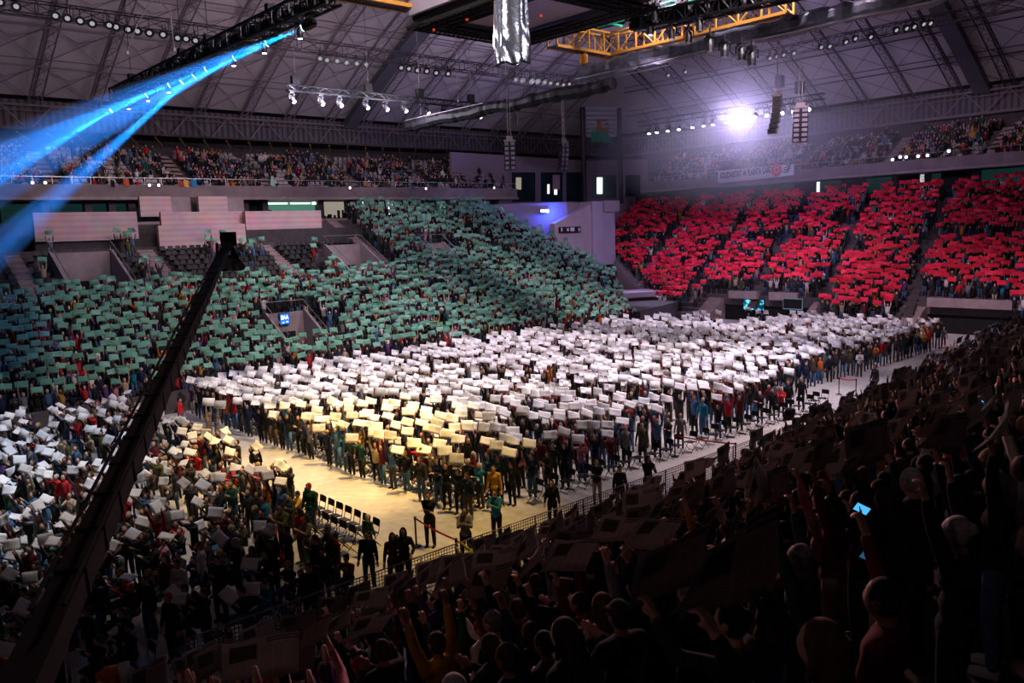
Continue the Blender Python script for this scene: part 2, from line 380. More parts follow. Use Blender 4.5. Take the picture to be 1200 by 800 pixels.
for i, s in enumerate(SS[1:-1]):
    z = rzz(s); mb = MB(); xe = RXE - s - rw(s)
    mb.tube([(-34, RY - s, z), (xe, RY - s, z)], .07, 5); mb.tube([(-34, RY - s, z + .62), (xe, RY - s, z + .62)], .045, 4)
    s0 = SS[i]; z0 = rzz(s0)
    for j in range(len(RNX) - 1):
        a, b_ = RNX[j], RNX[j + 1]
        if b_ > xe: break
        q = .5 * (a + b_)
        for u, v in ((a, b_), (b_, a)): mb.tube([(u, RY - s0, z0 + .3), (v, RY - s, z + .3)], .035, 3)
        mb.tube([(a, RY - s, z), (q, RY - (s + s0) / 2, (z + z0) / 2 + .62)], .03, 3); mb.tube([(b_, RY - s, z), (q, RY - (s + s0) / 2, (z + z0) / 2 + .62)], .03, 3)
    structure(mb, 'ceiling_north_purlin', M_steel)
    mb = MB(); ye = RY - s - rw(s)
    mb.tube([(RXE - s, -30, z), (RXE - s, ye, z)], .07, 5); mb.tube([(RXE - s, -30, z + .62), (RXE - s, ye, z + .62)], .045, 4)
    for j in range(len(REY) - 1):
        a, b_ = REY[j], REY[j + 1]
        if b_ > ye: break
        for u, v in ((a, b_), (b_, a)): mb.tube([(RXE - s0, u, z0 + .3), (RXE - s, v, z + .3)], .03, 3)
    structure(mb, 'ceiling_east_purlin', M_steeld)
def girder(kind, c, w_):
    P = rib_pts(kind, c, -.35); Q = rib_pts(kind, c, .5)
    d = Vector((w_, 0, 0)) if kind == 'N' else Vector((0, w_, 0)); mb = MB()
    for i in range(len(P) - 1):
        mb.add([P[i] - d, P[i] + d, P[i + 1] + d, P[i + 1] - d, Q[i] - d, Q[i] + d, Q[i + 1] + d, Q[i + 1] - d],
               [(0, 1, 2, 3), (4, 7, 6, 5), (0, 4, 5, 1), (1, 5, 6, 2), (2, 6, 7, 3), (3, 7, 4, 0)])
    structure(mb, 'ceiling_girder', M_girder)
girder('N', meas(412, 172, 1, RY).x, .8); girder('E', meas(1150, 122, 0, RXE).y, .8)
# catwalk tubes that carry the floodlights along the roof
for p, q, ax, v in (((0, 8), (700, 104), 1, 66), ((860, 78), (1200, 5), 0, 78)):
    A, B = meas(*p, ax, v), meas(*q, ax, v); z = (A.z + B.z) / 2; A.z = B.z = z + .35
    mb = MB(); truss(mb, A, B, .8, .9, 2.2, .05, .03); structure(mb, 'trim_roof_catwalk', M_steeld)
# corner mast bay
mb = MB()
for px in (684, 727):
    p = meas(px, 190, 1, 82.5) if px < 700 else meas(px, 190, 0, 93.5)
    MAST = globals().get('MAST', []) + [p]
    mb.tube([(p.x, p.y, 11.5), (p.x, p.y, rzz(5.5) + .6)], .33, 6); mb.tube([(p.x + .9, p.y + .7, 18), (p.x + .9, p.y + .7, rzz(5.5) + .3)], .12, 5)
structure(mb, 'trim_corner_mast', M_steeld)
c0, c1 = Vector((MAST[0].x, MAST[0].y, 0)), Vector((MAST[1].x, MAST[1].y, 0)); mb = MB()
for k in range(7):
    z = ZU - .2 + k * .62; a, b_ = c0.lerp(c1, .08), c0.lerp(c1, .92); s_ = -.1; o_ = Vector((-s_, -s_, 0))
    mb.prism([a + Vector((0, 0, z)) + o_, b_ + Vector((0, 0, z)) + o_, b_ + Vector((-.3, -.3, z + .42)) + o_, a + Vector((-.3, -.3, z + .42)) + o_], (.05, .05, 0))
structure(mb, 'trim_corner_louvres', mat('louvre_grey', (.42, .42, .52), .6, .1))
# green cabinet and orange unit hung at the corner
e = empty('cable_cabinet', meas(704, 160, 1, 81.0) - Vector((0, 0, .8)), label='green box with an orange unit on top, high in the corner roof truss', cat='cabinet')
mb = MB().box((-1.6, -.4, 0), (1.4, .4, 1.5)); mb.build('cabinet_body', M_green, e)
mb = MB().box((1.4, -.3, -.2), (2.4, .3, 1.7)); mb.build('side_unit', mat('teal_unit', (.03, .2, .18), .6), e)
mb = MB().box((-.6, -.35, 1.5), (1.6, .35, 2.1)); mb.box((-.4, -.3, 2.1), (-.2, .3, 3.1)); mb.box((1.2, -.3, 2.1), (1.4, .3, 3.1)); mb.box((-.6, -.35, 3.0), (1.6, .35, 3.2)); mb.build('orange_unit', M_yel, e)

# north gallery below the balcony: dark glazing, lit rooms
def gpx(px, y=79.2): return meas(px, 240, 1, y).x
structure(MB().box((-22, 80.4, 10.9), (62, 80.6, 14.0)), 'wall_north_gallery', M_glass)
structure(MB().box((-22, 77.2, 10.8), (66, 80.5, 11.9)), 'floor_north_gallery', M_concd)
E_teal = emis('lit_room_teal', (.22, .62, .46), .32); E_warm = emis('lit_room_warm', (.85, .75, .62), .35); E_tube = emis('tube_light', (.8, 1, .85), 2.5)
E_dim = emis('dim_office_light', (.06, .22, .22), .09); E_blue = emis('blue_screen_light', (.10, .40, 1), 5); E_white = emis('white_sign_light', (.9, .95, 1), 1.6)
wn = 0
def lit_room(px0, px1, z0, z1, y, m_, name='window'):
    global wn; wn += 1
    a, b_ = gpx(px0, y), gpx(px1, y); structure(MB().box((a, y, z0), (b_, y + .08, z1)), f'{name}_{wn}', m_)
lit_room(310, 373, 12.1, 13.85, 80.2, E_teal); lit_room(380, 406, 12.1, 13.8, 80.2, E_warm); lit_room(424, 426, 12.6, 13.8, 80.1, E_white); lit_room(455, 460, 12.3, 13.8, 80.1, E_white)
lit_room(512, 522, 12.3, 13.8, 80.1, E_teal); lit_room(540, 546, 12.6, 13.7, 80.1, E_white); lit_room(60, 100, 12.2, 13.7, 80.3, E_dim); lit_room(104, 150, 12.2, 13.7, 80.3, E_dim); lit_room(545, 575, 12.4, 13.6, 80.3, E_dim)
lit_room(0, 40, 11.6, 13.7, 80.3, E_dim)
mb = MB()
for px in (52, 102, 130, 153, 286, 309, 374, 408, 436, 500, 533, 580):
    x = gpx(px, 79.6); mb.box((x - .3, 79.2, 11.9), (x + .3, 80.0, 14.0))
structure(mb, 'trim_gallery_columns', M_concd)
mb = MB()
for px in (325, 352): x = gpx(px, 79.8); mb.box((x - 1.1, 79.7, 13.55), (x + 1.1, 79.9, 13.7))
mb.box((gpx(366, 79.8), 79.7, 13.5), (gpx(370, 79.8), 79.9, 13.75)); structure(mb, 'trim_gallery_tube_lights', E_tube)
mb = MB()
for k in range(40):
    x = gpx(288, 79.5) + rnd.random() * (gpx(405, 79.5) - gpx(288, 79.5)); h = .3 + rnd.random() * .8; mb.box((x, 79.4, 11.9), (x + .15 + rnd.random() * .3, 79.6, 11.9 + h))
structure(mb, 'trim_gallery_equipment', M_matt)
mb = MB()
for px in (80, 141): x = gpx(px, 79.8); mb.box((x - .3, 79.6, 12.0), (x + .3, 79.65, 12.4))
structure(mb, 'trim_gallery_monitors', emis('monitor_glow', (.3, .6, 1), 3))

# north-east corner: terrace doors, ramp block, blue-lit recess
structure(MB().prism([(64, 82, 13.0), (92, 85, 13.0), (92, 85, 19.9), (64, 82, 19.9)], (0, .3, 0)), 'wall_corner_terrace', mat('terrace_wall', (.25, .19, .23), .8))
structure(MB().prism([(92, 85, 13.0), (99.8, 80, 13.0), (99.8, 80, 19.9), (92, 85, 19.9)], (0, .3, 0)), 'wall_corner_terrace_east', mat('terrace_wall_e', (.25, .19, .25), .8))
def on_line(px, y, A, B):
    """point of the vertical plane through A and B seen at (px, y)"""
    A, B = Vector(A), Vector(B); n = Vector((-(B - A).y, (B - A).x, 0)).normalized(); r = Vector(ray(px, y)); e_ = Vector(EYE); return e_ + r * ((A - e_).dot(n) / r.dot(n))
TA, TB, TC_ = (64, 81.9, 0), (92, 84.9, 0), (99.8, 79.9, 0)
def corner_win(p0, p1, y0, y1, A, B, m_, off=.0):
    global wn; wn += 1
    q = [on_line(p0, y0, A, B), on_line(p1, y0, A, B), on_line(p1, y1, A, B), on_line(p0, y1, A, B)]
    structure(MB().prism([v + Vector((0, -off, 0)) for v in q], (0, -.06, 0)), f'window_{wn}', m_)
for p0, p1 in ((600, 627), (634, 659), (664, 684)): corner_win(p0, p1, 202, 236, TA, TB, M_glass)
corner_win(694, 722, 205, 232, TB, TC_, mat('pale_glass', (.08, .14, .14), .3)); corner_win(733, 750, 205, 230, TB, TC_, M_glass)
corner_win(604, 610, 208, 222, TA, TB, E_warm, .1); corner_win(699, 705, 208, 227, TB, TC_, emis('lit_door', (.8, .95, .8), 2.2), .1); corner_win(649, 652, 222, 228, TA, TB, E_white, .1)
corner_win(641, 643, 216, 227, TA, TB, E_white, .1); corner_win(647, 655, 205, 222, TA, TB, mat('poster_pink', (.5, .3, .38), .8), .12)
structure(MB().prism([(64, 77, 8), (96, 88, 8), (96, 80, 8), (90, 76, 8), (72, 70, 8)], (0, 0, 5.2)), 'floor_corner_terrace', mat('terrace_floor', (.26, .20, .24), .85))
structure(MB().prism([(61, 50, 0), (72, 71, 0), (90, 77, 0), (71, 53, 0)], (0, 0, 2.0)), 'floor_corner_plinth', M_concd)
# sloping ramp wall + tower
A, B = (66, 69.5, 0), (80, 69.5, 0)
M_cor = mat('corner_concrete', (.34, .27, .33), .85, var=.1, scale=.6)
P = [on_line(650, 262, A, B), on_line(694, 238, A, B), on_line(694, 296, A, B), on_line(660, 296, A, B), on_line(650, 275, A, B)]
structure(MB().prism(P[::-1], (0, .8, 0)), 'wall_corner_ramp', M_cor)
q0, q1, q2 = on_line(692, 236, A, B), on_line(718, 236, A, B), on_line(718, 300, A, B)
structure(MB().box((q0.x, 69.2, q2.z - 1), (q1.x, 71.5, q0.z)), 'wall_corner_tower', mat('tower_concrete', (.36, .30, .42), .85, var=.08, scale=.6))
q3, q4 = on_line(704, 240, A, B), on_line(722, 248, A, B)
structure(MB().box((q3.x, 68.9, q4.z), (q4.x, 71.2, q3.z + .5)), 'wall_corner_tower_cap', M_cor)
P = [on_line(615, 238, (66, 76, 0), (80, 76, 0)), on_line(684, 238, (66, 76, 0), (80, 76, 0)), on_line(665, 262, (66, 76, 0), (80, 76, 0)), on_line(640, 266, (66, 76, 0), (80, 76, 0))]
structure(MB().prism(P[::-1], (0, .3, 0)), 'wall_corner_parapet', M_cor)
p = on_line(638, 247, (63.6, 76.6, 0), (71.6, 69.6, 0)); e = empty('wall_lamp', p, -.72, label='small blue-white lamp glowing on the pale wall beside the corner ramp', cat='lamp')
MB().box((-.5, -.15, -.2), (.5, 0, .2)).build('housing', M_alu, e); MB().box((-.45, -.2, -.15), (.45, -.15, .15)).build('diffuser', emis('blue_white_lamp', (.25, .45, 1), 9), e)
LAMPP = p.copy()
# direction sign on ramp wall
p, q = on_line(655, 266, (66, 69.3, 0), (80, 69.3, 0)), on_line(680, 271.5, (66, 69.3, 0), (80, 69.3, 0))
e = empty('direction_sign', (0, 0, 0), label='long black direction sign with small white pictograms on the corner ramp wall', cat='sign')
MB().box((p.x, 69.2, q.z), (q.x, 69.35, p.z)).build('sign_board', M_matt, e)
mb = MB(); w_ = q.x - p.x
for k, (a, b_) in enumerate(((.06, .12), (.33, .42), (.5, .68), (.88, .95))): mb.box((p.x + w_ * a, 69.15, q.z + .12), (p.x + w_ * b_, 69.2, p.z - .1 - .08 * (k % 2)))
mb.build('pictograms', mat('sign_white', (.5, .5, .55), .6), e)
# low corner gate block between green and red
P = [meas(697, 346, 1, 51.0), meas(770, 342, 1, 51.0)]
g0 = Vector(EYE + ray(697, 346) * (88 / CAM_F)); g1 = Vector(EYE + ray(770, 341) * (90 / CAM_F)); zt = .5 * (g0.z + g1.z)
structure(MB().prism([(g0.x, g0.y, 0), (g1.x, g1.y, 0), (g1.x + 3, g1.y + 3, 0), (g0.x + 3, g0.y + 3, 0)], (0, 0, zt - .5)), 'wall_corner_gate', mat('gate_concrete', (.30, .22, .26), .85))
structure(MB().prism([(g0.x - .4, g0.y - .4, zt - .5), (g1.x + .1, g1.y - .6, zt - .5), (g1.x + 3, g1.y + 3, zt - .5), (g0.x + 2.6, g0.y + 3, zt - .5)], (0, 0, .55)), 'trim_corner_gate_cap', M_cor)
d0, d1 = g0.lerp(g1, .62), g0.lerp(g1, .93); structure(MB().prism([(d0.x, d0.y - .04, .0), (d1.x, d1.y - .04, .0), (d1.x, d1.y - .04, 1.9), (d0.x, d0.y - .04, 1.9)], (-.03, -.05, 0)), 'door_gate', M_matt)

# ------------------------------------------------------------------ east (red) stand
AISLE = [29.6, 37.6, 44.9, 52.0]
def r_ymax(x): return min(76, 54.5 + (x - 70) * 1.5)
def r_start(y): return 70.6 if (31 < y < 37) or y > 51 else (73.6 if y > 22 else 72)
st = MB(); nE = int((92 - R_X0) / TR)
for i in range(nE + 1):
    x = R_X0 + i * TR; z = rz_(x); segs = [(8, r_ymax(x))]
    if x < 73.4: segs = [(30.4, 37.0), (51.2, r_ymax(x))]
    for p, q in segs: st.box((x, p, max(0, z - 1.0)), (x + TR + .02, q, z))
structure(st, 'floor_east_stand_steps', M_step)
structure(MB().box((92.7, 8, 0), (93.2, 80, rz_(92.7) - .4)), 'wall_east_base', M_concd)
# fascias over the floor entrances
for y0, y1 in ((44.9, 48.2), (40.6, 43.6), (17, 28.6)):
    structure(MB().box((73.0, y0, 2.35), (73.4, y1, 3.1)), 'wall_entrance_fascia', M_conc)
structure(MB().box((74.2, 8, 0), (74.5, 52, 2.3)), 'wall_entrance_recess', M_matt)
for y in (38.4, 30.0, 50.4):
    s = MB()
    for i in range(14): s.box((70.2 + i * .3, y - 1.0, 0), (70.52 + i * .3, y + .9, .2 + i * .17))
    structure(s, 'trim_floor_stair', M_stairs)
for y0 in AISLE + [60.5]:
    s = MB()
    for i in range(48):
        x = 72.5 + i * .425; y = y0 + (x - 71) * .22 * (1 if y0 < 60 else 1.2)
        if y > r_ymax(x): continue
        s.box((x, y - .4, rz_(x) - .4), (x + .43, y + .4, rz_(x) + .05))
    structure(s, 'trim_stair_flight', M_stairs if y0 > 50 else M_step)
s = MB()
for i in range(50):
    x = 70 + i * .425; s.box((x, r_ymax(x) - .1, rz_(x) - 1.5), (x + .43, r_ymax(x) + .9, rz_(x) + .5))
structure(s, 'wall_east_stand_flank', mat('flank_grey', (.20, .16, .19), .85))
EX = 92.0; EZ0, EZ1 = 14.75, 16.0
yb = meas(752, 217, 0, EX).y
structure(MB().box((EX, 4, EZ0), (EX + .35, yb, EZ1)), 'wall_east_balcony', M_balc)
structure(MB().box((EX - .15, 4, EZ0 - .12), (EX + 9, yb + .1, EZ0 + .12)), 'floor_east_balcony', M_stairs)
gr = MB(); gr.tube([(EX + .15, 4, EZ1 + .6), (EX + .15, yb, EZ1 + .6)], .035, 5)
for i in range(52):
    y = 4 + i * 1.4
    if y < yb: gr.tube([(EX + .15, y, EZ1), (EX + .15, y, EZ1 + .6)], .022, 4)
structure(gr, 'trim_balcony_rail', M_alu)
def ez(i): return 15.2 + i * .5
ut = MB()
for i in range(8): ut.box((EX + .6 + i * .85, 4, EZ0), (EX + 1.46 + i * .85, yb - .2, ez(i)))
structure(ut, 'floor_east_upper_steps', M_step)
for y in (20, 31, 41.5, 52, 62.5):
    s = MB()
    for i in range(16): s.box((EX + .6 + i * .425, y - .6, 15.2), (EX + 1.03 + i * .425, y + .6, ez(i // 2) + .06 + (i % 2) * .25))
    structure(s, 'trim_stair_flight', M_stairs)
structure(MB().box((94.5, 4, 11.5), (94.7, 78, 14.7)), 'wall_east_gallery', M_glass)
def epx(px): return meas(px, 215, 0, 94.2).y
for p0, p1, m_ in ((905, 930, E_dim), (940, 953, M_glass), (957, 960, E_white), (962, 985, E_dim), (1015, 1045, E_dim), (1050, 1085, M_matt), (1092, 1102, E_dim), (1105, 1135, M_matt), (1150, 1200, E_dim), (1078, 1083, E_white)):
    wn += 1; structure(MB().box((94.2, epx(p1), 12.9), (94.3, epx(p0), 14.5)), f'window_{wn}', m_)
# the concrete gallery block under the banner
y0, y1 = meas(936, 205, 0, 91.5).y, meas(955, 205, 0, 91.5).y

def nshift(x): return 3.4 * min(1, max(0, (x - 14) / 34)) + 1.6 * min(1, max(0, (x - 42) / 22))
# lower floor strip markings: cable cover & near stand
ns = MB()
for i in range(40):
    y = N_Y0 - i * TR
    if y < -16: break
    for k in range(24):
        xa = -14 + k * 4; o_ = nshift(xa + 2); ns.box((xa, y - TR - .02 + o_, max(0, nz_(y) - .9)), (xa + 4.0, y + o_, nz_(y)))
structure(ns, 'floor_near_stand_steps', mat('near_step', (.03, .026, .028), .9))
nw = MB()
for k in range(24): xa = -14 + k * 4; o_ = nshift(xa + 2); nw.box((xa, N_Y0 + o_, 0), (xa + 4.0, N_Y0 + .18 + o_, 1.0))
structure(nw, 'wall_near_stand', M_concd)

# ================================================================== RIGGING
WORDS = 'first second third fourth fifth sixth seventh eighth ninth tenth eleventh twelfth thirteenth fourteenth fifteenth sixteenth seventeenth eighteenth nineteenth'.split()
TENS = {2: 'twent', 3: 'thirt', 4: 'fort', 5: 'fift', 6: 'sixt', 7: 'sevent', 8: 'eight', 9: 'ninet'}
def nth(n):
    """1 -> first ... 99 -> ninety-ninth"""
    if n >= 100: return ('hundred-and-' if n < 200 else 'two-hundred-and-') + (nth(n % 100) if n % 100 else 'zeroth')
    if n < 20: return WORDS[n - 1]
    t, u = divmod(n, 10)
    return TENS[t] + 'ieth' if u == 0 else TENS[t] + 'y-' + WORDS[u - 1]
E_lens = emis('lamp_lens_white', (.92, .88, 1), 14); E_lensb = emis('lamp_lens_blue', (.35, .7, 1), 14); E_lensf = emis('lamp_lens_flood', (.95, .92, 1.0), 1.6)
E_lensx = emis('lamp_lens_blinding', (.86, .82, 1), 400)
def fixture(kind, loc, aim, label, group, lens_mat, k=1.0):
    """moving-head lamp: clamp and base above, yoke, head drum, lens; hangs at LOC, its head points towards AIM"""
    e = empty(kind, loc, label=label, cat='stage light', group=group)
    d = (Vector(aim) - Vector(loc)).normalized(); c = Vector((0, 0, -.45 * k))
    mb = MB().box((-.16 * k, -.12 * k, -.12 * k), (.16 * k, .12 * k, 0)); mb.tube([(0, 0, 0), (0, 0, .22 * k)], .04 * k, 6); mb.build('base', M_black, e)
    sd = d.cross(Vector((0, 0, 1)));  sd = sd.normalized() if sd.length > .05 else Vector((1, 0, 0))
    mb = MB()
    for s in (-1, 1): mb.tube([Vector((0, 0, -.12 * k)) + sd * s * .1 * k, Vector((0, 0, -.15 * k)) + sd * s * .22 * k, c + sd * s * .22 * k], .035 * k, 4)
    mb.build('yoke', M_black, e)
    mb = MB(); mb.tube([c - d * .28 * k, c - d * .2 * k, c + d * .05 * k, c + d * .26 * k, c + d * .28 * k], [.09 * k, .15 * k, .17 * k, .15 * k, .13 * k], 10); hm = mb.build('head', M_black, e)
    mb = MB(); mb.tube([c + d * .27 * k, c + d * .30 * k], .125 * k, 10); mb.build('lens', lens_mat, hm)
    return Vector(loc) + c + d * .42 * k, d
def spot(name, loc, aim, power, col, ang, blend=.5, size=.1):
    l = bpy.data.lights.new(name, 'SPOT'); l.energy = power; l.color = col; l.spot_size = math.radians(ang); l.spot_blend = blend; l.shadow_soft_size = size
    o = bpy.data.objects.new(name, l); COL.objects.link(o); o.location = loc; o.rotation_euler = (Vector(aim) - Vector(loc)).to_track_quat('-Z', 'Y').to_euler(); return o
def point(name, loc, power, col, size=.3):
    l = bpy.data.lights.new(name, 'POINT'); l.energy = power; l.color = col; l.shadow_soft_size = size
    o = bpy.data.objects.new(name, l); COL.objects.link(o); o.location = loc; return o
def truss_thing(name, a, b_, w, h, label, cat='truss', r=.035, lace=.02, bay=.8, m_=None):
    a, b_ = Vector(a), Vector(b_); e = empty(name, (a + b_) / 2, label=label, cat=cat); mb = MB()
    truss(mb, a - (a + b_) / 2, b_ - (a + b_) / 2, w, h, bay, r, lace); mb.build('truss_frame', m_ or M_black, e); return e
# black truss with blue beams
A = meas(135, 111, 1, 58); B = meas(392, -4, 0, A.x); B.z = A.z = (A.z + B.z) / 2 + .05
e = truss_thing('lighting_truss', A, B, .7, .75, 'black box truss at upper left carrying the blue beam lamps', r=.07, lace=.04)
ctr = (A + B) / 2; mb = MB()
for k in range(26):
    t = (k + .5) / 26; p = A.lerp(B, t) - ctr; mb.box((p.x - .22, p.y - .34, p.z - .2), (p.x + .22, p.y + .34, p.z + .12 + .2 * (k % 3 == 0)))
mb.build('dimmer_boxes', M_matt, e)
mb = MB()
for t in (.12, .42, .55, .8): p = A.lerp(B, t) - ctr; mb.box((p.x - .18, p.y - .16, p.z + .4), (p.x + .18, p.y + .16, p.z + .8)); mb.tube([p + Vector((0, 0, 1)), p + Vector((0, 0, 9))], .02, 4)
mb.build('chain_hoists', M_matt, e)
BLUE = []
for k, (px, py) in enumerate(((135, 124), (178, 113), (205, 100), (218, 91), (233, 84), (248, 74), (281, 58), (320, 40), (362, 20))):
    p = meas(px, py, 0, A.x); p.z = A.z - .62 + .0
    BLUE.append(p)
BT = Vector(EYE + ray(-170, 280) * (44 / CAM_F)); BT2 = Vector(EYE + ray(-120, 385) * (42 / CAM_F))
beams = []
for k, p in enumerate(BLUE):
    aim = (BT2 if k in (3, 4) else BT) + Vector((0, (k - 4) * -.8, (k % 3 - 1) * 1.3))
    f, d = fixture('moving_head_lamp', p + Vector((0, 0, .35)), aim, f'black moving-head lamp throwing a blue beam, {nth(k + 1)} along the upper-left truss from its lower end', 'blue beam lamps on the upper-left truss', E_lensb, 1.15)
    beams.append((f, aim, k))
for k, (px, py) in enumerate(((150, 120), (173, 112), (197, 100), (273, 65), (309, 50), (351, 33))):
    p = meas(px, py, 0, A.x + .5); p.z = A.z - .35
    fixture('work_lamp', p, p + Vector((0, 0, -5)), f'small downward white lamp with pale yoke, {nth(k + 1)} along the upper-left truss', 'downward white lamps on the upper-left truss', E_lens, .8)
    if k in (4, 5): spot('work_lamp_light', p + Vector((0, 0, -.8)), p + Vector((0, 0, -9)), 900, (1, .92, .7), 50)
# white lamp bar over the north side
A = meas(336, 98, 1, 60); B = meas(572, 129, 1, 60); A.z = B.z = (A.z + B.z) / 2
truss_thing('lamp_bar', A, B, .35, .45, 'thin dark truss bar with white lamps in front of the north roof', r=.05, lace=.025)
WB = (341, 375, 397, 428, 451, 473, 499, 520, 541, 561)
for k, px in enumerate(WB):
    p = meas(px, 100 + (px - 340) * .13, 1, 60); p.z = A.z - .25
    aim = p + Vector((1.5, -4, -5))
    fixture('moving_head_lamp', p, aim, f'white moving-head lamp under the thin north lamp bar, {nth(k + 1)} from its left end', 'white lamps on the north lamp bar', E_lens if k < 8 else E_lensf, 1.25)
for k, px in enumerate((346, 431, 491, 551)):
    p = meas(px, 96, 1, 60); p.z = A.z
    e = empty('chain_hoist', p, label=f'small black chain hoist above the north lamp bar, {nth(k + 1)} from the left', cat='hoist', group='hoists over the north lamp bar')
    MB().box((-.3, -.2, .3), (.3, .2, .95)).build('hoist_body', M_matt, e); mb = MB(); mb.tube([(0, 0, .9), (0, 0, 9)], .025, 4); mb.build('chain', M_steel, e)
# floodlight row under the roof catwalk
def flood(p, label, group):
    e = empty('floodlight', p, label=label, cat='floodlight', group=group)
    mb = MB(); d = Vector((-.25, -.75, -.6)).normalized(); c = Vector((0, 0, 0))
    mb.tube([c - d * .38, c - d * .3, c, c + d * .08], [.12, .2, .33, .35], 10); mb.tube([c - d * .2 + Vector((0, 0, .1)), c + Vector((0, 0, .75))], .04, 4); hm = mb.build('reflector_housing', M_black, e)
    mb = MB(); mb.tube([c + d * .05, c + d * .10], .17, 10); mb.build('lens', mat_flood, hm)
mat_flood = emis('floodlight_glass', (.85, .80, .9), .45)
FL = [(0, 2), (19, 7), (65, 18), (79, 21), (94, 24), (108, 27), (128, 29), (136, 31), (150, 34), (161, 36), (175, 38), (191, 40), (208, 44), (218, 45), (229, 47), (240, 49), (375, 68), (383, 70), (395, 71), (406, 73), (418, 74), (429, 75),
      (470, 79), (479, 80), (489, 82), (500, 83), (511, 85), (525, 86), (604, 93), (612, 94), (623, 95), (630, 95), (638, 96), (645, 97), (653, 98), (660, 99), (667, 98)]
for k, (px, py) in enumerate(FL):
    flood(meas(px, py, 1, 65.5), f'round floodlight under the north roof catwalk, {nth(k + 1)} of the row from the left', 'floodlights under the north roof catwalk')
FR = [(783, 88), (803, 84), (902, 68), (910, 66), (918, 64), (930, 62), (962, 55), (972, 54), (991, 49), (1002, 45), (1020, 43), (1050, 35), (1062, 33), (1071, 31), (1082, 28), (1090, 27)]
for k, (px, py) in enumerate(FR):
    flood(meas(px, py, 0, 77.4), f'round floodlight under the east roof catwalk, {nth(k + 1)} of the row from the left', 'floodlights under the east roof catwalk')
# long black wrapped duct
def wrapped(name, pts, r, m_, label, cat, part, seed):
    """wrinkled plastic sleeve along PTS"""
    rr = random.Random(seed); pts = [Vector(p) for p in pts]; e = empty(name, (pts[0] + pts[-1]) / 2, label=label, cat=cat); c = (pts[0] + pts[-1]) / 2
    n = 60; mb = MB(); P, R_ = [], []
    for i in range(n + 1):
        t = i / n; p = pts[0].lerp(pts[-1], t); P.append(p - c + Vector((0, 0, -.12 * math.sin(t * 23) * .5 + rr.uniform(-.05, .05)))); R_.append(r * (1 + rr.uniform(-.13, .13)))
    mb.tube(P, R_, 9); mb.build(part, m_, e, smooth=False); return e
A = meas(479, 149, 1, 62); B = meas(718, 96, 0, A.x); A.z = B.z = (A.z + B.z) / 2
e = wrapped('wrapped_truss', (A, B), .47, M_bwrap, 'long black plastic-wrapped truss slanting across the middle of the roof', 'truss', 'black_sleeve', 3)
mb = MB(); c = (A + B) / 2; mb.tube([A - c + Vector((-.3, 0, .45)), A.lerp(B, .45) - c + Vector((-.3, 0, .5))], .06, 5); mb.build('top_chord', M_steel, e)
mb = MB()
for t in (.08, .3, .52, .63): p = A.lerp(B, t) - c; mb.tube([p + Vector((0, 0, .3)), p + Vector((0, 0, 6))], .022, 4)
for t in (.60, .72): p = A.lerp(B, t) - c; mb.tube([p + Vector((0, 0, -1.6)), p], .03, 4)
mb.build('hanging_cables', M_steel, e)
A = meas(683, 84, 0, 45); B = meas(1130, -14, 0, 45); A.z = B.z = (A.z + B.z) / 2
e = wrapped('wrapped_truss', (A, B), .55, M_wrap, 'grey crinkled plastic-wrapped truss slanting up towards the top right', 'truss', 'grey_sleeve', 4)
c = (A + B) / 2; mb = MB(); mb.tube([A - c + Vector((-.5, .3, -.45)), B - c + Vector((-.5, 0, -.45))], .06, 5); mb.tube([A - c + Vector((.1, .3, -.75)), A.lerp(B, .3) - c + Vector((.1, 0, -.72))], .05, 5); mb.build('lower_rail', M_alu, e)
e = empty('warning_beacon', meas(684, 69, 0, 44.5), label='small orange warning beacon at the left end of the grey wrapped truss', cat='beacon')
mb = MB(); mb.tube([(0, 0, -.35), (0, 0, .3)], .28, 8); mb.build('beacon_body', mat('amber', (.9, .35, .02), .4), e); mb = MB(); mb.tube([(0, 0, .3), (0, 0, .5)], .22, 8); mb.build('cap', M_black, e)
# yellow gantry (two runs meeting at a corner) with green top rail
def gantry(a, b_, label):
    a, b_ = Vector(a), Vector(b_); e = empty('steel_gantry', (a + b_) / 2, label=label, cat='gantry'); c = (a + b_) / 2; a -= c; b_ -= c; mb = MB(); H_ = 1.5; n = max(2, round((b_ - a).length / 1.7)); up = Vector((0, 0, H_)); sd = (b_ - a).normalized().cross(Vector((0, 0, 1))) * .9
    for o_ in (Vector(), sd):
        mb.tube([a + o_, b_ + o_], .13, 4, sq=True); mb.tube([a + o_ + up, b_ + o_ + up], .09, 4, sq=True)
        for i in range(n + 1):
            p = a.lerp(b_, i / n) + o_; mb.tube([p, p + up], .07, 4)
            if i < n: q = a.lerp(b_, (i + 1) / n) + o_; mb.tube([p, q + up] if i % 2 else [p + up, q], .05, 4)
    mb.build('yellow_frame', M_yel, e)
    mb = MB(); mb.prism([a + sd * .05 + Vector((0, 0, -.02)), b_ + sd * .05 + Vector((0, 0, -.02)), b_ + sd * .95, a + sd * .95], (0, 0, .06)); mb.build('walkway', M_steeld, e)
    mb = MB(); mb.tube([a + up * 1.35 + sd * 1.4, b_ + up * 1.35 + sd * 1.4], .10, 4, sq=True); mb.tube([a + up * 1.6 + sd * 1.4, b_ + up * 1.6 + sd * 1.4], .05, 4); mb.build('green_handrail', M_green, e)
A = meas(714, 68, 0, 48); A2 = meas(930, 14, 0, 48); A2.z = A.z; B = meas(642, 55, 1, A.y); B.z = A.z
gantry(A, A2, 'yellow lattice gantry with green rail running to the upper right'); gantry(B, A, 'short yellow lattice gantry right of the hanging silver foil')
A = meas(410, 1, 0, 22); B = meas(476, 12, 1, A.y); B.z = A.z
gantry(Vector((A.x - 2, A.y, A.z)), B, 'yellow gantry beam left of the hanging screen cube')
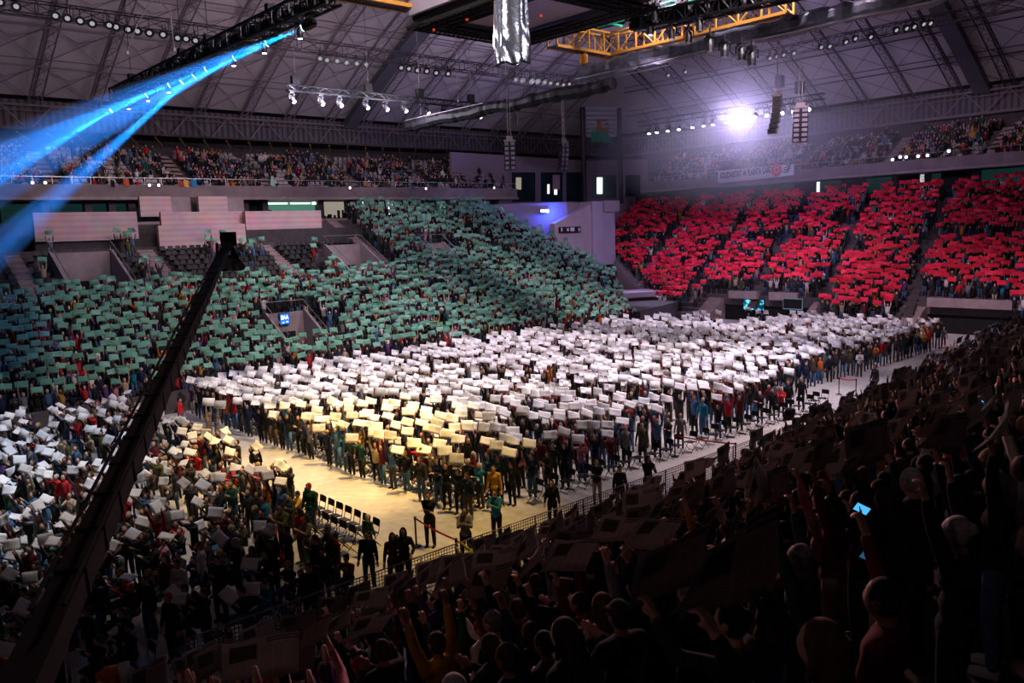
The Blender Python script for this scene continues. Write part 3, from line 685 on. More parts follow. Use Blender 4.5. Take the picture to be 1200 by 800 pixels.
# hanging screen cube
x0, x1, y0, y1, z0 = 24.9, 32.6, 25.4, 35.0, 20.0
e = empty('screen_cube', ((x0 + x1) / 2, (y0 + y1) / 2, z0), label='big hanging screen cube with grey side screen and dark underside', cat='video screen'); cx, cy = (x0 + x1) / 2, (y0 + y1) / 2
def L_(mb): return mb.xf(Matrix.Translation((-cx, -cy, -z0)))
mb = MB(); mb.box((x0 + .25, y0 + .2, z0 + .5), (x1 - .25, y1 - .2, z0 + 6)); L_(mb).build('cabinet', M_black, e)
mb = MB(); mb.box((x0, y0 + .25, z0 + .7), (x0 + .22, y1 - .25, z0 + 5)); L_(mb).build('side_screen', M_screen, e)
mb = MB(); mb.box((x0 + .3, y1 - .22, z0 + .7), (x1 - .3, y1, z0 + 5)); L_(mb).build('side_screen', M_screen, e)
mb = MB(); mb.box((x0 + 1.7, y0 + 1.7, z0 + .42), (x1 - 1.7, y1 - 1.7, z0 + .52)); L_(mb).build('bottom_panel', stripes('underside_panel', (.30, .22, .30), (.22, .16, .22), 0, 3.0, .5, .5), e)
mb = MB(); n = 26
for k in range(n + 1):
    x = x0 + (x1 - x0) * k / n
    for ya, yb_ in ((y0, y0 + 1.6), (y1 - 1.6, y1)): mb.box((x - .03, ya, z0 + .1), (x + .03, yb_, z0 + .2))
for k in range(n + 6):
    y = y0 + (y1 - y0) * k / (n + 5)
    for xa, xb in ((x0, x0 + 1.6), (x1 - 1.6, x1)): mb.box((xa, y - .03, z0 + .1), (xb, y + .03, z0 + .2))
for k in range(4):
    o_ = k * .53
    mb.box((x0 + o_, y0 + o_, z0 + .08), (x1 - o_, y0 + o_ + .08, z0 + .24)); mb.box((x0 + o_, y1 - o_ - .08, z0 + .08), (x1 - o_, y1 - o_, z0 + .24))
    mb.box((x0 + o_, y0 + o_, z0 + .08), (x0 + o_ + .08, y1 - o_, z0 + .24)); mb.box((x1 - o_ - .08, y0 + o_, z0 + .08), (x1 - o_, y1 - o_, z0 + .24))
L_(mb).build('grid_border', M_matt, e)
mb = MB()
for p in ((x0 + 1.1, y1 - 3.4), (x0 + 3.6, y1 - 5.9), (x0 + 1.0, y1 - .9)): mb.box((p[0], p[1], z0 + .0), (p[0] + .09, p[1] + .09, z0 + .1))
L_(mb).build('red_indicator', emis('red_led', (1, .08, .03), .6), e)
# pleated silver foil hanging in front of it
fo = Vector(EYE + ray(601, 74) * (34.0 / CAM_F)); e = empty('foil_curtain', fo, label='pleated silver foil hanging in a strip in front of the screen cube', cat='curtain')
rt = Vector(_rt); rt.z = 0; rt.normalize(); fwv = Vector((_fw[0], _fw[1], 0)).normalized(); mb = MB(); nu, nv = 44, 40; vs = []
rr = random.Random(8); ph = [rr.uniform(0, 6) for _ in range(6)]
for j in range(nv + 1):
    v = j / nv
    for i in range(nu):
        a = 2 * PI * i / nu; w_ = .74 + .03 * math.sin(v * 9) - .03 * v
        x = w_ * math.copysign(abs(math.cos(a)) ** .6, math.cos(a)); y = .22 * math.copysign(abs(math.sin(a)) ** .7, math.sin(a))
        y += .06 * math.sin(7.3 * x + ph[0] + v * 1.2) + .035 * math.sin(17 * x + ph[1] - v * 2.2) + .02 * math.sin(31 * x + 5 * v)
        y += (.05 * math.sin(9 * v * 3 + 6 * x + ph[2]) + .03 * math.sin(41 * v + 11 * x)) * max(0, 1 - v * 2.4)
        vs.append(rt * x + fwv * y + Vector((0, 0, v * 5 + .06 * math.sin(9 * x + ph[3]) * (1 - v))))
fs = [(j * nu + i, j * nu + (i + 1) % nu, (j + 1) * nu + (i + 1) % nu, (j + 1) * nu + i) for j in range(nv) for i in range(nu)]
mb.add(vs, fs); mb.build('foil_sheet', M_foil, e, smooth=True)
mb = MB(); mb.tube([rt * -.72 + Vector((0, 0, 5)), rt * .72 + Vector((0, 0, 5))], .05, 6); mb.build('top_bar', M_black, e)
# east lamp bar
BX = 74.0; A = meas(748, 149, 0, BX); B = meas(966, 108, 0, BX); A.z = B.z = (A.z + B.z) / 2
truss_thing('lamp_bar', A, B, .4, .5, 'thin dark truss bar with glaring white lamps over the red section', r=.06, lace=.03)
EB = [(761, 150), (770, 149), (783, 147), (796, 144), (812, 141), (825, 139), (836, 137), (852, 136), (866, 132), (885, 130), (899, 129), (917, 125), (930, 122), (948, 118)]
for k, (px, py) in enumerate(EB):
    p = meas(px, py, 0, BX); p.z = A.z - .25; big = px == 866
    aim = Vector(EYE) + Vector((0, 0, -2)) if big else p + Vector((-2.0, -.5 if k < 7 else .5, -6))
    if px > 880: aim = p + Vector((-4, -2, -3))
    fixture('moving_head_lamp', p, aim, f'white moving-head lamp under the east lamp bar, {nth(k + 1)} from its left end' + (', glaring' if big else ''), 'lamps on the east lamp bar', E_lensx if big else E_lens, 2.0 if big else 1.35)
    if big: FLARE = p + Vector((-1.3, -.9, -.75))
for k, (px, py) in enumerate(((914, 97), (937, 104))):
    p = meas(px, py + 3, 0, BX); e = empty('chain_hoist', p, label=f'black chain hoist on the east lamp bar, the {("left", "right")[k]} of two', cat='hoist')
    MB().box((-.35, -.3, -.2), (.35, .3, .9)).build('hoist_body', M_matt, e); mb = MB(); mb.tube([(0, 0, .9), (0, 0, 9)], .03, 4); mb.build('chain', M_steel, e)
# dark lamps hanging under the grey wrapped truss at upper right
for k, (px, py, s_) in enumerate(((787, 34, 1.0), (807, 38, 1.0), (832, 46, 1.1), (849, 52, 1.1), (869, 56, 1.1), (881, 60, 1.2), (820, 24, 1.0), (762, 26, 1.2), (715, 8, 1.3), (736, 12, 1.2), (768, 10, 1.2))):
    p = meas(px, py - 6, 0, 43.6); fixture('moving_head_lamp', p, p + Vector((-.6, -.4, -3)), f'unlit black moving-head lamp among the upper-right gantry, {nth(k + 1)} of eleven', 'unlit lamps at the upper right', M_alu, s_ * 1.3)
e = truss_thing('lighting_truss', meas(748, 28, 0, 44), meas(985, -24, 0, 44), .9, .9, 'black box truss carrying the unlit lamps at the upper right', r=.1, lace=.06)
mb = MB(); ctr = (meas(748, 28, 0, 44) + meas(985, -24, 0, 44)) / 2
for t_ in range(12): q_ = meas(748, 28, 0, 44).lerp(meas(985, -24, 0, 44), t_ / 11) - ctr; mb.box((q_.x - .4, q_.y - .45, q_.z - .35), (q_.x + .4, q_.y + .45, q_.z + .3 + .3 * (t_ % 3 == 0)))
mb.build('dimmer_boxes', M_matt, e)
mb = MB(); truss(mb, meas(668, 26, 0, 49), meas(980, -44, 0, 49), 1.6, 1.3, 1, .13, .08)
for t_ in range(9): q_ = meas(690, 22, 0, 49).lerp(meas(960, -40, 0, 49), t_ / 8); mb.box((q_.x - .5, q_.y - .6, q_.z - .4), (q_.x + .5, q_.y + .6, q_.z + .5))
mb.build('lighting_truss', M_matt, None, label='second black truss, just above the yellow gantry', cat='truss')
# line-array loudspeakers
def array_speaker(px, top, bot, wpx, depth, n, yaw, label, cables):
    p0 = Vector(EYE + ray(px, top) * (depth / CAM_F)); p1 = Vector(EYE + ray(px, bot) * (depth / CAM_F)); h = (p0.z - p1.z); w_ = wpx * depth / CAM_F
    e = empty('line_array_speaker', (p0.x, p0.y, p1.z), yaw, label=label, cat='loudspeaker'); ch = h / n
    for k in range(n):
        tilt = .22 * (1 - k / (n - 1)) ** 2; zt = h - k * ch; yo = -.0 - .30 * math.sin((1 - k / (n - 1)) * 0) + (k / (n - 1)) ** 2 * .35
        mb = MB(); mb.prism([(-w_ / 2, -.3 + yo, zt - ch * .94), (w_ / 2, -.3 + yo, zt - ch * .94), (w_ / 2, -.3 + yo, zt - .02), (-w_ / 2, -.3 + yo, zt - .02)], (0, .6, 0)); sb = mb.build('speaker_box', M_black, e)
        mb = MB()
        for s in (-1, 1): mb.box((s * w_ * .27 - w_ * .17, -.33 + yo, zt - ch * .82), (s * w_ * .27 + w_ * .17, -.305 + yo, zt - ch * .16))
        mb.build('grille', mat_gr, sb)
    mb = MB().box((-w_ * .5, -.3, h), (w_ * .5, .4, h + .12)); mb.box((-w_ * .3, -.1, h + .12), (w_ * .3, .1, h + .4)); mb.build('flying_frame', M_steel, e)
    mb = MB()
    for s in (-.12, .12): mb.tube([(s * w_, 0, h + .3), (s * w_, 0, h + cables)], .035, 4)
    mb.build('hanging_cable', M_steel, e)
mat_gr = mat('speaker_grille', (.16, .14, .19), .5, .3)
FACE = math.atan2(-_fw[0], _fw[1])
array_speaker(597, 166, 199, 13, 62, 6, FACE, 'grey-fronted line-array loudspeaker hanging left of the corner', 7)
array_speaker(660.5, 168, 200, 10, 75, 6, FACE + .5, 'dark line-array loudspeaker hanging just left of the corner masts', 5)
array_speaker(911, 113, 156, 11, 62, 7, FACE + 1.1, 'black line-array loudspeaker seen side-on beside the glaring lamp', 6)
array_speaker(938, 127, 166, 17, 60, 7, FACE - .25, 'black line-array loudspeaker facing the hall, right of the glaring lamp', 3)
# cables and a bridle near the upper left
for k, (pts, lab) in enumerate((([(178, 0), (161, 28), (149, 60)], 'thin grey rigging wire with a hook hanging at the upper left'), ([(186, 0), (200, 15), (204, 56)], 'bent grey rigging wire reaching the upper-left truss'))):
    P = [Vector(EYE + ray(x, y) * (46 / CAM_F)) for x, y in pts]; e = empty('rigging_wire', P[-1], label=lab, cat='wire')
    mb = MB(); mb.tube([p - P[-1] for p in P], .03, 5); mb.build('wire', M_alu, e); MB().box((-.07, -.07, -.2), (.07, .07, 0)).build('hook', M_steel, e)
# ---- banner on the east balcony
b0, b1 = meas(841, 215, 0, EX - .35), meas(930.5, 205, 0, EX - .35); bt = meas(930.5, 192, 0, EX - .35); bt0 = meas(841, 200, 0, EX - .35)
W = abs(b1.y - b0.y); e = empty('banner', (EX - .35, b0.y, b0.z), label='long white banner with dark lettering and a red emblem tied to the balcony', cat='banner')
zb = lambda t: 0 + (b1.z - b0.z) * t; zt_ = lambda t: (bt0.z - b0.z) * (1 - t) + (bt.z - b0.z) * t
mb = MB(); n = 24; vs = []
for off in (0, .03):
    for i in range(n + 1):
        t = i / n
        for z in (zb(t), zt_(t)): vs.append((off + .05 * math.sin(t * 17), -W * t, z))
s_ = 2 * (n + 1); fs = [(2 * i, 2 * i + 1, 2 * i + 3, 2 * i + 2) for i in range(n)] + [(s_ + 2 * i, s_ + 2 * i + 2, s_ + 2 * i + 3, s_ + 2 * i + 1) for i in range(n)]
mb.add(vs, fs); mb.build('cloth', M_bannerw, e)
def text_mesh(txt, size, m_, parent, name, mw, extr=.01, squeeze=1.0, bold=0):
    cu = bpy.data.curves.new(name, 'FONT'); cu.body = txt; cu.size = size; cu.extrude = extr; cu.offset = bold; cu.align_x = 'LEFT'
    o = bpy.data.objects.new(name, cu); COL.objects.link(o); dg = bpy.context.evaluated_depsgraph_get(); me = bpy.data.meshes.new_from_object(o.evaluated_get(dg)); bpy.data.objects.remove(o)
    me.transform(mw); me.materials.clear(); me.materials.append(m_); return link(name, me, parent)
def fit_text(txt, width, height, m_, parent, name, origin, xdir, bold=.0):
    cu = bpy.data.curves.new(name, 'FONT'); cu.body = txt; cu.size = 1; cu.extrude = .01; cu.offset = bold
    o = bpy.data.objects.new(name, cu); COL.objects.link(o); bpy.context.view_layer.update(); dg = bpy.context.evaluated_depsgraph_get(); me = bpy.data.meshes.new_from_object(o.evaluated_get(dg)); bpy.data.objects.remove(o)
    xs = [v.co.x for v in me.vertices]; ys = [v.co.y for v in me.vertices]; a, b_, c, d = min(xs), max(xs), min(ys), max(ys); X = Vector(xdir).normalized(); Nn = X.cross(Vector((0, 0, 1)))
    for v in me.vertices: v.co = Vector(origin) + X * ((v.co.x - a) / (b_ - a) * width) + Vector((0, 0, 1)) * ((v.co.y - c) / (d - c) * height) + Nn * v.co.z
    me.materials.clear(); me.materials.append(m_); return link(name, me, parent)
hh = zt_(0) - zb(0)
sl = (b1.z - b0.z) / W
fit_text('SOLIDARITAT', W * .29, hh * .5, M_ink, e, 'lettering', (-.10, -W * .045, zb(.15) + hh * .30), (0, -1, sl), .045)
fit_text('AMB', W * .045, hh * .42, M_ink, e, 'lettering', (-.10, -W * .352, zb(.35) + hh * .36), (0, -1, sl), .045)
fit_text('PLAINTA', W * .18, hh * .5, M_ink, e, 'lettering', (-.10, -W * .415, zb(.45) + hh * .32), (0, -1, sl), .045)
fit_text('CARD', W * .12, hh * .5, M_ink, e, 'lettering', (-.10, -W * .61, zb(.65) + hh * .34), (0, -1, sl), .045)
mb = MB()
for k in range(9):
    a = k * 2 * PI / 9; r_ = hh * .36; cc = (-.11, -W * .79 + math.cos(a) * r_ * .9, zb(.79) + hh * .5 + math.sin(a) * r_); mb.ell(cc, (.03, hh * .16, hh * .14), 6, 5)
mb.ell((-.11, -W * .79, zb(.79) + hh * .5), (.03, hh * .15, hh * .18), 8, 5); mb.build('red_emblem', M_bred, e)
mb = MB()
for k in range(4): mb.tube([(-.11, -W * (.87 + .012 * k), zb(.9) + hh * (.3 + .16 * k)), (-.11, -W * (.91 + .01 * k), zb(.9) + hh * (.26 + .15 * k)), (-.11, -W * (.95 + .005 * k), zb(.9) + hh * (.42 + .14 * k))], hh * .045, 5)
mb.build('dark_emblem', M_ink, e)
# blue wall screen by the north vomitory
p0, p1 = meas(328, 368, 1, 56.3), meas(339, 379, 1, 56.3); e = empty('wall_screen', (p0.x, 56.3, p1.z), label='small bright blue screen with white letters in a stand entrance', cat='screen'); w_, h_ = p1.x - p0.x, p0.z - p1.z
MB().box((-.05, 0, -.05), (w_ + .05, .15, h_ + .05)).build('casing', M_black, e); MB().box((0, -.03, 0), (w_, 0, h_)).build('display', emis('blue_display', (.02, .16, .75), 1.6), e)
fit_text('BAA', w_ * .86, h_ * .42, E_white, e, 'lettering', (w_ * .07, -.06, h_ * .45), (1, 0, 0), .02)
mb = MB(); mb.box((w_ * .2, -.06, h_ * .12), (w_ * .4, -.04, h_ * .22)); mb.box((w_ * .62, -.06, h_ * .16), (w_ * .88, -.04, h_ * .26)); mb.build('symbols', E_white, e)
# video display and projection under the red stand
p0, p1 = meas(872, 350, 0, 74.0), meas(896, 364, 0, 74.0); e = empty('lit_display', (73.9, (p0.y + p1.y) / 2, (p0.z + p1.z) / 2), label='turquoise glowing display in the dark entrance under the red section', cat='screen')
MB().box((0, -1.2, -.55), (.1, 1.2, .55)).build('casing', M_black, e)
mt, N, L = _nt('turquoise_display'); N.remove(N['Principled BSDF']); em = N.new('ShaderNodeEmission'); nz = N.new('ShaderNodeTexNoise'); nz.inputs['Scale'].default_value = 2.2; crr = N.new('ShaderNodeValToRGB')
crr.color_ramp.elements[0].position = .45; crr.color_ramp.elements[0].color = (.0, .03, .06, 1); crr.color_ramp.elements[1].position = .7; crr.color_ramp.elements[1].color = (.15, .8, 1, 1)
tc = N.new('ShaderNodeTexCoord'); L.new(tc.outputs['Object'], nz.inputs['Vector']); L.new(nz.outputs['Fac'], crr.inputs['Fac']); L.new(crr.outputs[0], em.inputs['Color']); em.inputs['Strength'].default_value = 1.8; L.new(em.outputs[0], N['Material Output'].inputs['Surface'])
MB().box((-.03, -1.15, -.5), (0, 1.15, .5)).build('display', mt, e)
p0 = meas(929, 356, 0, 72.8); e = empty('framed_screen', p0, label='dark screen with a thin pale frame under the red section', cat='screen'); MB().box((0, -1, -.5), (.1, 1, .5)).build('display', M_matt, e)
mb = MB(); mb.tube([(-.02, -1, -.5), (-.02, 1, -.5), (-.02, 1, .5), (-.02, -1, .5), (-.02, -1, -.5)], .04, 4); mb.build('bezel', emis('pale_bezel', (.3, .5, .7), .4), e)
# ---- camera crane
P = [Vector(EYE + ray(x, y) * (d_ / CAM_F)) for x, y, d_ in ((268, 284, 22.5), (205, 402, 15.5), (150, 532, 10.8), (100, 645, 8.0), (58, 740, 6.4), (40, 830, 5.4))]
P0, P1 = P[0], P[-2]
e = empty('camera_crane', P1, label='long black camera crane arm slanting up from the lower left corner', cat='camera crane')
d = (P1 - P0); mb = MB()
for i in range(24):
    t0, t1 = i / 24, (i + 1) / 24; a, b_ = P0.lerp(P1, t0) - P1, P0.lerp(P1, t1) - P1; r0, r1 = .115 + .055 * t0, .115 + .055 * t1
    mb.tube([a, b_], [r0, r1], 4, sq=True)
    mb.tube([a - (b_ - a) * .03, a + (b_ - a) * .06], [r0 * 1.1, r0 * 1.1], 4, sq=True)
mb.build('boom', M_crane, e)
mb = MB(); up = Vector((0, 0, 1)); 
for s in (-1, 1):
    sd = d.normalized().cross(up).normalized() * .12 * s
    mb.tube([P0 - P1 + sd, P0.lerp(P1, .5) - P1 + up * .16 + sd, Vector((0, 0, .2)) + sd], .02, 4)
mb.tube([P0 - P1 - up * .05, P0.lerp(P1, .45) - P1 - up * .2, P0.lerp(P1, .8) - P1 - up * .24], .03, 4); mb.build('bracing_cables', M_crane, e)
mb = MB()
ext = -d.normalized() * -1.6; mb.tube([Vector((0, 0, 0)), ext], [.18, .2], 4, sq=True); mb.box(tuple(ext + Vector((-.35, -.35, -.4))), tuple(ext + Vector((.35, .35, .3)))); mb.build('counterweight', M_crane, e)
mb = MB(); q = Vector((0, 0, 0)); gz_ = nz_(P1.y) - P1.z; mb.tube([q, Vector((0, 0, gz_))], .09, 6)
for a in (0, 2.1, 4.2): mb.tube([Vector((0, 0, gz_ * .5)), Vector((math.cos(a) * .6, math.sin(a) * .6, gz_ + .02))], .035, 5)
mb.build('pedestal', M_crane, e)
hd = P0 - P1; h2 = empty('camera_head', hd); COL.objects.unlink(h2); bpy.data.objects.remove(h2)
mb = MB(); mb.box(tuple(hd + Vector((-.16, -.16, -.1))), tuple(hd + Vector((.16, .16, .28)))); mb.tube([hd, hd + Vector((.2, -.1, -.55))], .07, 6); mb.tube([hd + Vector((-.25, .2, 0)), hd + Vector((-.3, .2, -.75)), hd + Vector((.25, -.1, -.75))], .04, 5)
hm = mb.build('remote_head', M_crane, e)
mb = MB(); c = hd + Vector((.05, 0, -.62)); mb.box(tuple(c + Vector((-.13, -.28, -.14))), tuple(c + Vector((.13, .28, .16)))); mb.tube([c + Vector((0, -.28, 0)), c + Vector((0, -.62, -.04))], [.07, .1], 8); mb.box(tuple(c + Vector((-.1, .1, .16))), tuple(c + Vector((.1, .3, .28))))
mb.build('camera_body', M_steel, e)

# ================================================================== FLOOR FURNITURE
def chair_meshes():
    f = MB()
    for s in (-1, 1):
        f.tube([(s * .22, -.24, 0), (s * .22, .17, .46), (s * .21, .24, .60)], .013, 5); f.tube([(s * .20, .22, 0), (s * .20, -.19, .44), (s * .2, -.27, .84)], .013, 5)
    f.tube([(-.2, -.27, .84), (.2, -.27, .84)], .013, 5); f.tube([(-.22, -.2, .05), (.22, -.2, .05)], .01, 4); f.tube([(-.2, .18, .05), (.2, .18, .05)], .01, 4)
    st_ = MB().prism([(-.2, -.19, .44), (.2, -.19, .44), (.2, .19, .455), (.17, .22, .45), (-.17, .22, .45), (-.2, .19, .455)], (0, 0, .03))
    bk = MB().prism([(-.2, -.235, .66), (.2, -.235, .66), (.2, -.265, .86), (.17, -.268, .89), (-.17, -.268, .89), (-.2, -.265, .86)], (0, .02, 0))
    return f.mesh('chair_frame', M_black), st_.mesh('chair_seat', M_black), bk.mesh('chair_back', M_black)
CF, CS, CB = chair_meshes(); nchair = 0
def chair(x, y, rz, label, group):
    e = empty('folding_chair', (x, y, 0), rz, label=label, cat='chair', group=group)
    for n_, m_ in (('frame', CF), ('seat', CS), ('backrest', CB)): link(n_, m_, e)
    return e
def stanchion(p, label):
    e = empty('belt_post', (p.x, p.y, 0), label=label, cat='barrier post')
    mb = MB(); mb.tube([(0, 0, 0), (0, 0, .02), (0, 0, .05)], [.17, .17, .06], 16); mb.build('base', M_black, e)
    mb = MB(); mb.tube([(0, 0, .03), (0, 0, .93)], .03, 10); po = mb.build('post', M_black, e)
    mb = MB(); mb.tube([(0, 0, .88), (0, 0, 1.0)], .042, 10); mb.build('belt_head', M_black, po)
def belt(a, b_, label):
    a, b_ = Vector(a), Vector(b_); e = empty('barrier_belt', a, label=label, cat='barrier belt'); mb = MB(); n = 10; vs = []
    for i in range(n + 1):
        t = i / n; p = (b_ - a) * t; sag = -.05 * 4 * t * (1 - t); vs += [p + Vector((0, 0, sag - .03)), p + Vector((0, 0, sag + .03))]
    sd = (b_ - a).cross(Vector((0, 0, 1))).normalized() * .004
    vs = [v - sd for v in vs] + [v + sd for v in vs]; k = 2 * n + 2
    mb.add(vs, [(2 * i, 2 * i + 2, 2 * i + 3, 2 * i + 1) for i in range(n)] + [(k + 2 * i, k + 2 * i + 1, k + 2 * i + 3, k + 2 * i + 2) for i in range(n)]); mb.build('webbing', M_tape, e)
S1, S2, S3 = meas(488, 640, 2, 0), meas(536, 668, 2, 0), meas(597, 697, 2, 0); S3 = Vector((S2.x * 2 - S1.x - .2, S2.y * 2 - S1.y, 0))
stanchion(S1, 'black belt post at the left end of the red belt'); stanchion(S2, 'black belt post in the middle of the red belt'); stanchion(S3, 'black belt post hidden behind the mesh fence end of the red belt')
belt(S1 + Vector((0, 0, .95)), S2 + Vector((0, 0, .95)), 'left length of red barrier belt on the yellow-lit floor'); belt(S2 + Vector((0, 0, .95)), S3 + Vector((0, 0, .95)), 'right length of red barrier belt running to the fence')
T1, T2 = meas(791, 535, 2, 0), meas(862, 546, 2, 0)
stanchion(T1, 'black belt post at the left end of the far red belt'); stanchion(T2, 'black belt post at the right end of the far red belt'); belt(T1 + Vector((0, 0, .95)), T2 + Vector((0, 0, .95)), 'far red barrier belt stretched beside the dark crowd')
T1, T2 = meas(983, 462, 2, 0), meas(1003, 464, 2, 0); stanchion(T1, 'farthest thin belt post by the exit corridor'); stanchion(T2, 'farthest right-hand belt post by the exit corridor'); belt(T1 + Vector((0, 0, .95)), T2 + Vector((0, 0, .95)), 'short farthest red belt by the exit corridor')
# mesh fence along the near stand
FYb = 18.25
def fence_panel(x, label):
    e = empty('mesh_fence_panel', (x, FYb, 0), label=label, cat='crowd fence', group='mesh fence panels along the near stand'); w_ = 2.15
    mb = MB(); mb.tube([(0, 0, .12), (0, 0, 1.1), (w_, 0, 1.1), (w_, 0, .12), (0, 0, .12)], .022, 5); mb.build('frame', M_steel, e)
    mb = MB()
    for i in range(1, 22): mb.box((i * w_ / 22 - .008, -.004, .14), (i * w_ / 22 + .008, .004, 1.08))
    for i in range(1, 10): mb.box((.01, -.004, .12 + i * .1 - .008), (w_ - .01, .004, .12 + i * .1 + .008))
    mb.build('wire_mesh', M_steeld, e)
    for xx in (.1, w_ - .1): MB().box((xx - .03, -.3, 0), (xx + .03, .3, .03)).build('foot', M_steeld, e); mb = MB(); mb.tube([(xx, 0, .03), (xx, 0, .14)], .02, 5); mb.build('foot_post', M_steeld, e)
for k in range(17): fence_panel(6.0 + k * 2.2, f'grey wire-mesh fence panel at the edge of the floor, {nth(k + 1)} from the left')

# cloths and small lamps on the north balcony
for k, (px, py, w_, h_, m_, lab) in enumerate(((132, 215, 5, 8, M_matt, 'black cloth hung over the north balcony rail, leftmost of the cloths'), (148, 214, 7, 9, mat('orange_cloth', (.5, .10, .04), .9), 'orange-red cloth hung over the north balcony rail'), (212, 215, 5, 7, mat('red_cloth', (.35, .05, .03), .9), 'dark red cloth beside an ochre one on the balcony rail'),
        (218, 215, 6, 8, mat('ochre_cloth', (.75, .38, .08), .9), 'ochre cloth between red and blue on the balcony rail'), (227, 215, 7, 8, mat('blue_cloth', (.03, .20, .42), .9), 'blue cloth hung over the north balcony rail'), (319, 212, 7, 12, mat('mint_cloth', (.30, .55, .42), .9), 'pale green pointed cloth on the balcony rail by a stair'), (430, 216, 9, 5, mat('brown_cloth', (.30, .16, .08), .9), 'brown cloth on the balcony rail right of the pale green one'))):
    a = meas(px - w_ / 2, py - h_ / 2, 1, BY - .06); b_ = meas(px + w_ / 2, py + h_ / 2, 1, BY - .06); e = empty('hung_cloth', a, label=lab, cat='cloth'); mb = MB(); W_, H_ = b_.x - a.x, a.z - b_.z; n = 6; vs = []
    for s_ in (0, .03):
        for i in range(n + 1):
            x = W_ * i / n
            for z, sh in ((0, 1 if px != 319 else .35), (-H_, 1)): vs.append((W_ / 2 + (x - W_ / 2) * sh, s_ - .05 + .03 * math.sin(i * 1.9) * (z < 0), z + .05 * math.sin(i)))
    k2 = 2 * (n + 1); mb.add(vs, [(2 * i, 2 * i + 1, 2 * i + 3, 2 * i + 2) for i in range(n)] + [(k2 + 2 * i, k2 + 2 * i + 2, k2 + 2 * i + 3, k2 + 2 * i + 1) for i in range(n)]); mb.build('fabric', m_, e)
E_bl = emis('balcony_lamp_glow', (.95, .9, 1), 3)
for k, (px, py) in enumerate(((38, 214), (53, 214), (175, 217), (186, 217), (410, 220), (499, 221), (579, 220))):
    e = empty('balcony_lamp', meas(px, py, 1, BY - .1), label=f'small round white lamp on the north balcony front, {nth(k + 1)} from the left', cat='lamp', group='round lamps on the north balcony front')
    mb = MB(); mb.tube([(0, .1, 0), (0, 0, 0)], .17, 8); mb.build('housing', M_black, e); mb = MB(); mb.tube([(0, 0, 0), (0, -.04, 0)], .13, 8); mb.build('glass', E_bl, e)
for k, (px, py) in enumerate(((1046, 185), (1055, 182), (1062, 182), (1076, 181), (1087, 180), (1112, 175))):
    e = empty('balcony_lamp', meas(px, py + 2, 0, EX - .12), label=f'small white lamp on the far right balcony rail, {nth(k + 1)} from the left', cat='lamp', group='white lamps on the far right balcony')
    mb = MB(); mb.tube([(.1, 0, 0), (0, 0, 0)], .22, 8); mb.build('housing', M_black, e); mb = MB(); mb.tube([(0, 0, 0), (-.04, 0, 0)], .17, 8); mb.build('glass', E_bl, e)

# ================================================================== PEOPLE
def elbow(S, H, l1, l2, pole):
    S, H = Vector(S), Vector(H); d = H - S; L = min(d.length, (l1 + l2) * .995); u = d.normalized(); a = (l1 * l1 - l2 * l2 + L * L) / (2 * L); h = math.sqrt(max(0, l1 * l1 - a * a))
    p = Vector(pole); p = (p - u * p.dot(u)).normalized(); return S + u * a + p * h, S + u * L
POSES = {  # left hand, right hand, hand style, elbow pole, seated, head tilt
    'holding_up':   ((-.27, .17, 1.99), (.27, .17, 1.99), 'grip', (0, .1, 0), 0, .25),
    'holding_high': ((-.24, .05, 2.06), (.24, .07, 2.05), 'grip', (0, .3, 0), 0, .1),
    'holding_front': ((-.26, .40, 1.66), (.26, .40, 1.66), 'grip', (0, 0, -1), 0, .1),
    'one_arm_up':   ((-.26, .08, .86), (.22, .26, 2.06), 'point', (.4, .1, -.2), 0, .15),
    'standing':     ((-.27, .06, .84), (.27, .08, .84), 'relax', (0, -1, 0), 0, 0),
    'clapping':     ((-.04, .34, 1.30), (.05, .34, 1.31), 'flat', (0, 0, -1), 0, 0),
    'arms_folded':  ((.12, .20, 1.20), (-.12, .22, 1.16), 'grip', (0, -.2, -1), 0, -.05),
    'phone':        ((-.22, .16, 1.0), (.12, .38, 1.60), 'grip', (.3, 0, -1), 0, .05),
    'seated':       ((-.20, .36, .98), (.20, .36, .98), 'grip', (0, 0, -1), 1, -.1),
    'seated_up':    ((-.25, .22, 1.46), (.25, .22, 1.46), 'grip', (.0, .1, -.2), 1, .1)}
def joints(pose):
    lh, rh, st_, pole, seated, tilt = POSES[pose]; dz = -.46 if seated else 0
    J = {}
    J['pel'] = Vector((0, 0, .94 + dz)); J['wst'] = Vector((0, .0, 1.10 + dz)); J['chs'] = Vector((0, .0, 1.30 + dz)); J['shl'] = Vector((0, -.01, 1.40 + dz)); J['nek'] = Vector((0, -.005, 1.47 + dz)); J['hd'] = Vector((0, .015, 1.60 + dz))
    for s, H in ((-1, lh), (1, rh)):
        S = Vector((s * .17, -.005, 1.385 + dz)); pl = Vector((s * abs(pole[0]) if pole[0] else s * .5, pole[1], pole[2])); E_, W_ = elbow(S, H, .285, .265, pl)
        J[('s', s)], J[('e', s)], J[('w', s)] = S, E_, W_
        if seated:
            J[('h', s)], J[('k', s)], J[('a', s)] = Vector((s * .09, 0, .52)), Vector((s * .12, .42, .50)), Vector((s * .12, .40, .09))
        else:
            J[('h', s)], J[('k', s)], J[('a', s)] = Vector((s * .09, 0, .90)), Vector((s * .105, .02, .50)), Vector((s * .115, -.02, .09))
    return J, st_, tilt
